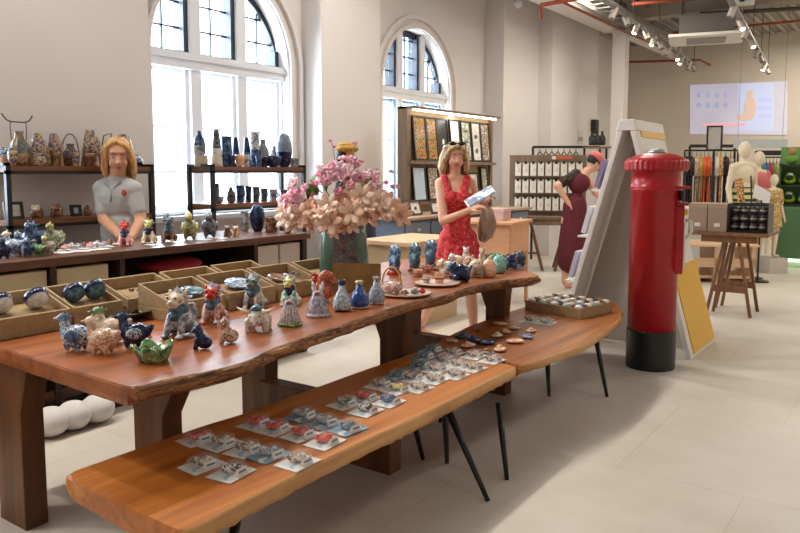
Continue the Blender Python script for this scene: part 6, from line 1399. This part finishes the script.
# mannequins
dummy = plain((226, 212, 186), .5)
def mannequin(x, d_, ytop, hgt, lab, head_px, outfit):
    p = at(x, 200, d_); top = at(x, ytop, d_).z; t = thing('mannequin', lab, 'mannequin', (p.x, p.y, 0), YAW+.3)
    k = hgt; z0 = top-k      # stands on its own plinth
    B_ = Vector((0, 0, z0))
    m = MB(); P2 = lambda a, b, c_: (a*k, b*k, z0+c_*k)
    m.ell(P2(0, -.005, .93), (.045*k, .055*k, .07*k)); m.limb(P2(0, .005, .88), P2(0, .01, .82), .028*k, .03*k)
    m.chain([P2(0, 0, .81), P2(-.1, 0, .79)], [.035*k, .032*k]); m.chain([P2(0, 0, .81), P2(.1, 0, .79)], [.035*k, .032*k])
    m.ell(P2(0, 0, .73), (.1*k, .06*k, .09*k)); m.ell(P2(0, 0, .62), (.075*k, .052*k, .08*k)); m.ell(P2(0, 0, .53), (.095*k, .062*k, .07*k))
    for q in (-1, 1):
        m.chain([P2(q*.1, 0, .79), P2(q*.13, .01, .62), P2(q*.14, -.04, .47)], [.03*k, .024*k, .016*k]); m.ell(P2(q*.142, -.05, .44), (.012*k, .016*k, .03*k))
        m.chain([P2(q*.05, 0, .5), P2(q*.055, -.005, .28), P2(q*.055, .01, .05)], [.055*k, .036*k, .022*k]); m.ell(P2(q*.055, -.03, .02), (.022*k, .055*k, .018*k))
    m.build('body', dummy, t, remesh=.011, smth=2)
    if outfit == 'striped':
        sk = N('striped_skirt'); v_ = sk.coord(); w_ = sk.new('ShaderNodeTexWave'); w_.bands_direction = 'Z'; w_.inputs['Scale'].default_value = 3.2; sk.link(v_, w_.inputs[0]); sk.base(sk.ramp(w_.outputs['Fac'], [(.3, rgb(44, 56, 40)), (.5, rgb(206, 200, 150))])); sk.b.inputs['Roughness'].default_value = .8
        q = MB(); q.lathe([(.1*k, .27*k), (.15*k, .28*k), (.125*k, .45*k), (.10*k, .56*k), (.082*k, .62*k), (.07*k, .63*k)], 28, Matrix.Translation(B_), sy=.8); q.build('striped_skirt', sk.m, t, smooth=True)
    else:
        q = MB(); q.ell(P2(0, 0, .73), (.112*k, .072*k, .095*k)); q.ell(P2(0, 0, .62), (.095*k, .066*k, .09*k)); q.lathe([(.07*k, .36*k), (.13*k, .37*k), (.112*k, .5*k), (.095*k, .6*k)], 24, Matrix.Translation(B_), sy=.75)
        for s_ in (-1, 1): q.chain([P2(s_*.09, 0, .79), P2(s_*.125, .01, .66)], [.042*k, .038*k])
        q.build('top', F_[outfit], t, remesh=.012, smth=1)
    if z0 > .02: MB().box(-.17, .17, -.17, .17, 0, z0).build('plinth', plain((196, 190, 180), .6), t, bevel=.004)
mannequin(742, 11.1, 141, 1.86, 'bald cream mannequin wearing a green striped skirt', 0, 'striped')
mannequin(757, 11.6, 151, 1.72, 'bald cream mannequin in a pink top behind the white sign', 0, 'pink')
mannequin(773, 11.0, 174, 1.25, 'child-sized cream mannequin in a yellow patterned dress', 0, 'yellow')
# white tilted sign on a stand
p = at(761, 205, 10.0); t = thing('sign_stand', 'slim stand holding a tilted pale sign in front of the pink mannequin', 'sign', (p.x, p.y, 0), YAW+.1)
MB().tube([(0, 0, .02), (0, 0, 1.12)], .012, 8).build('pole', BLACKM, t); MB().lathe([(.14, 0), (.14, .015), (.02, .02)], 24).build('base', BLACKM, t); MB().box(-.14, .12, -.006, .006, 0, .22, Matrix.Translation(Vector((0, 0, 1.1))) @ Matrix.Rotation(.5, 4, 'Y') @ Matrix.Rotation(-.5, 4, 'X')).build('sign_plate', plain((206, 206, 204), .4), t)
# yellow scarf/strip beside
p = at(751, 190, 10.3); t = thing('printed_banner', 'narrow yellow and orange printed strip hanging beside the striped skirt', 'banner', (p.x, p.y, 0), YAW)
MB().box(-.05, .05, -.006, .006, .95, 1.42, Matrix.Rotation(-.12, 4, 'Y')).build('strip', F_['print'], t); MB().tube([(0.1, .02, 0), (-.0, .02, 1.45)], .01, 6).build('pole', BLACKM, t); MB().lathe([(.12, 0), (.12, .012)], 20, Matrix.Translation(Vector((.1, .02, 0)))).build('base', BLACKM, t)
# clear hanging canopy sign in front of the projection
p = at(758, 144, 12.8); t = thing('hanging_sign', 'pale translucent sign board hanging above the mannequins', 'sign', p, YAW)
MB().box(-.42, .5, -.02, .02, -.07, .08).build('panel', plain((206, 212, 216), .3), t)
for x in (-.35, .42): MB().tube([(x, 0, .08), (x, 0, CEIL-p.z)], .004, 5).build('cable', plain((150, 150, 150), .4), t)
# things on the pier: switch plate, black speaker, bottles
p = onx(580, 137, -5.385); t = thing('notice_plate', 'small pale notice plate on the pier above the card board', 'notice', (p.x, p.y, p.z)); MB().box(-.0, .012, -.13, .13, -.12, .12).build('plate', plain((206, 200, 190), .5), t); MB().box(.012, .016, -.11, .11, -.08, .0).build('text_band', plain((150, 140, 130), .5), t)
p = onx(592.5, 127, -5.385); t = thing('wall_speaker', 'small black speaker fixed on the pier edge', 'speaker', (p.x, p.y, p.z)); MB().box(0, .1, -.09, .09, -.14, .14).build('casing', BLACKM, t, bevel=.01); MB().box(.1, .104, -.07, .07, -.12, .12).build('grille', plain((50, 50, 52), .7), t)
for i, x in enumerate((592, 597, 602)):
    p = at(x, 147, 12.0); o = MB().lathe([(.05, 0), (.055, .02), (.055, .12), (.02, .17), (.018, .22), (.022, .225)], 14).build('dark_bottle', plain((30, 26, 26), .25), smooth=True, loc=(p.x, p.y, p.z+.03)); tag(o, 'dark bottle on the high shelf left of the white stand top, %s' % ('left', 'middle', 'right')[i], 'bottle', 'dark bottles on the high shelf')
p = at(597, 148.5, 12.0); t = thing('high_shelf', 'thin brown shelf carrying dark bottles beside the slim column', 'shelf', (p.x, p.y, p.z+.0), YAW); MB().box(-.2, .2, -.12, .12, -.0, .028).build('board', unit, t)
for x in (-.18, .18): MB().bar((x, .1, 0), (x, .1, -p.z), .03).build('post', BLACKM, t)
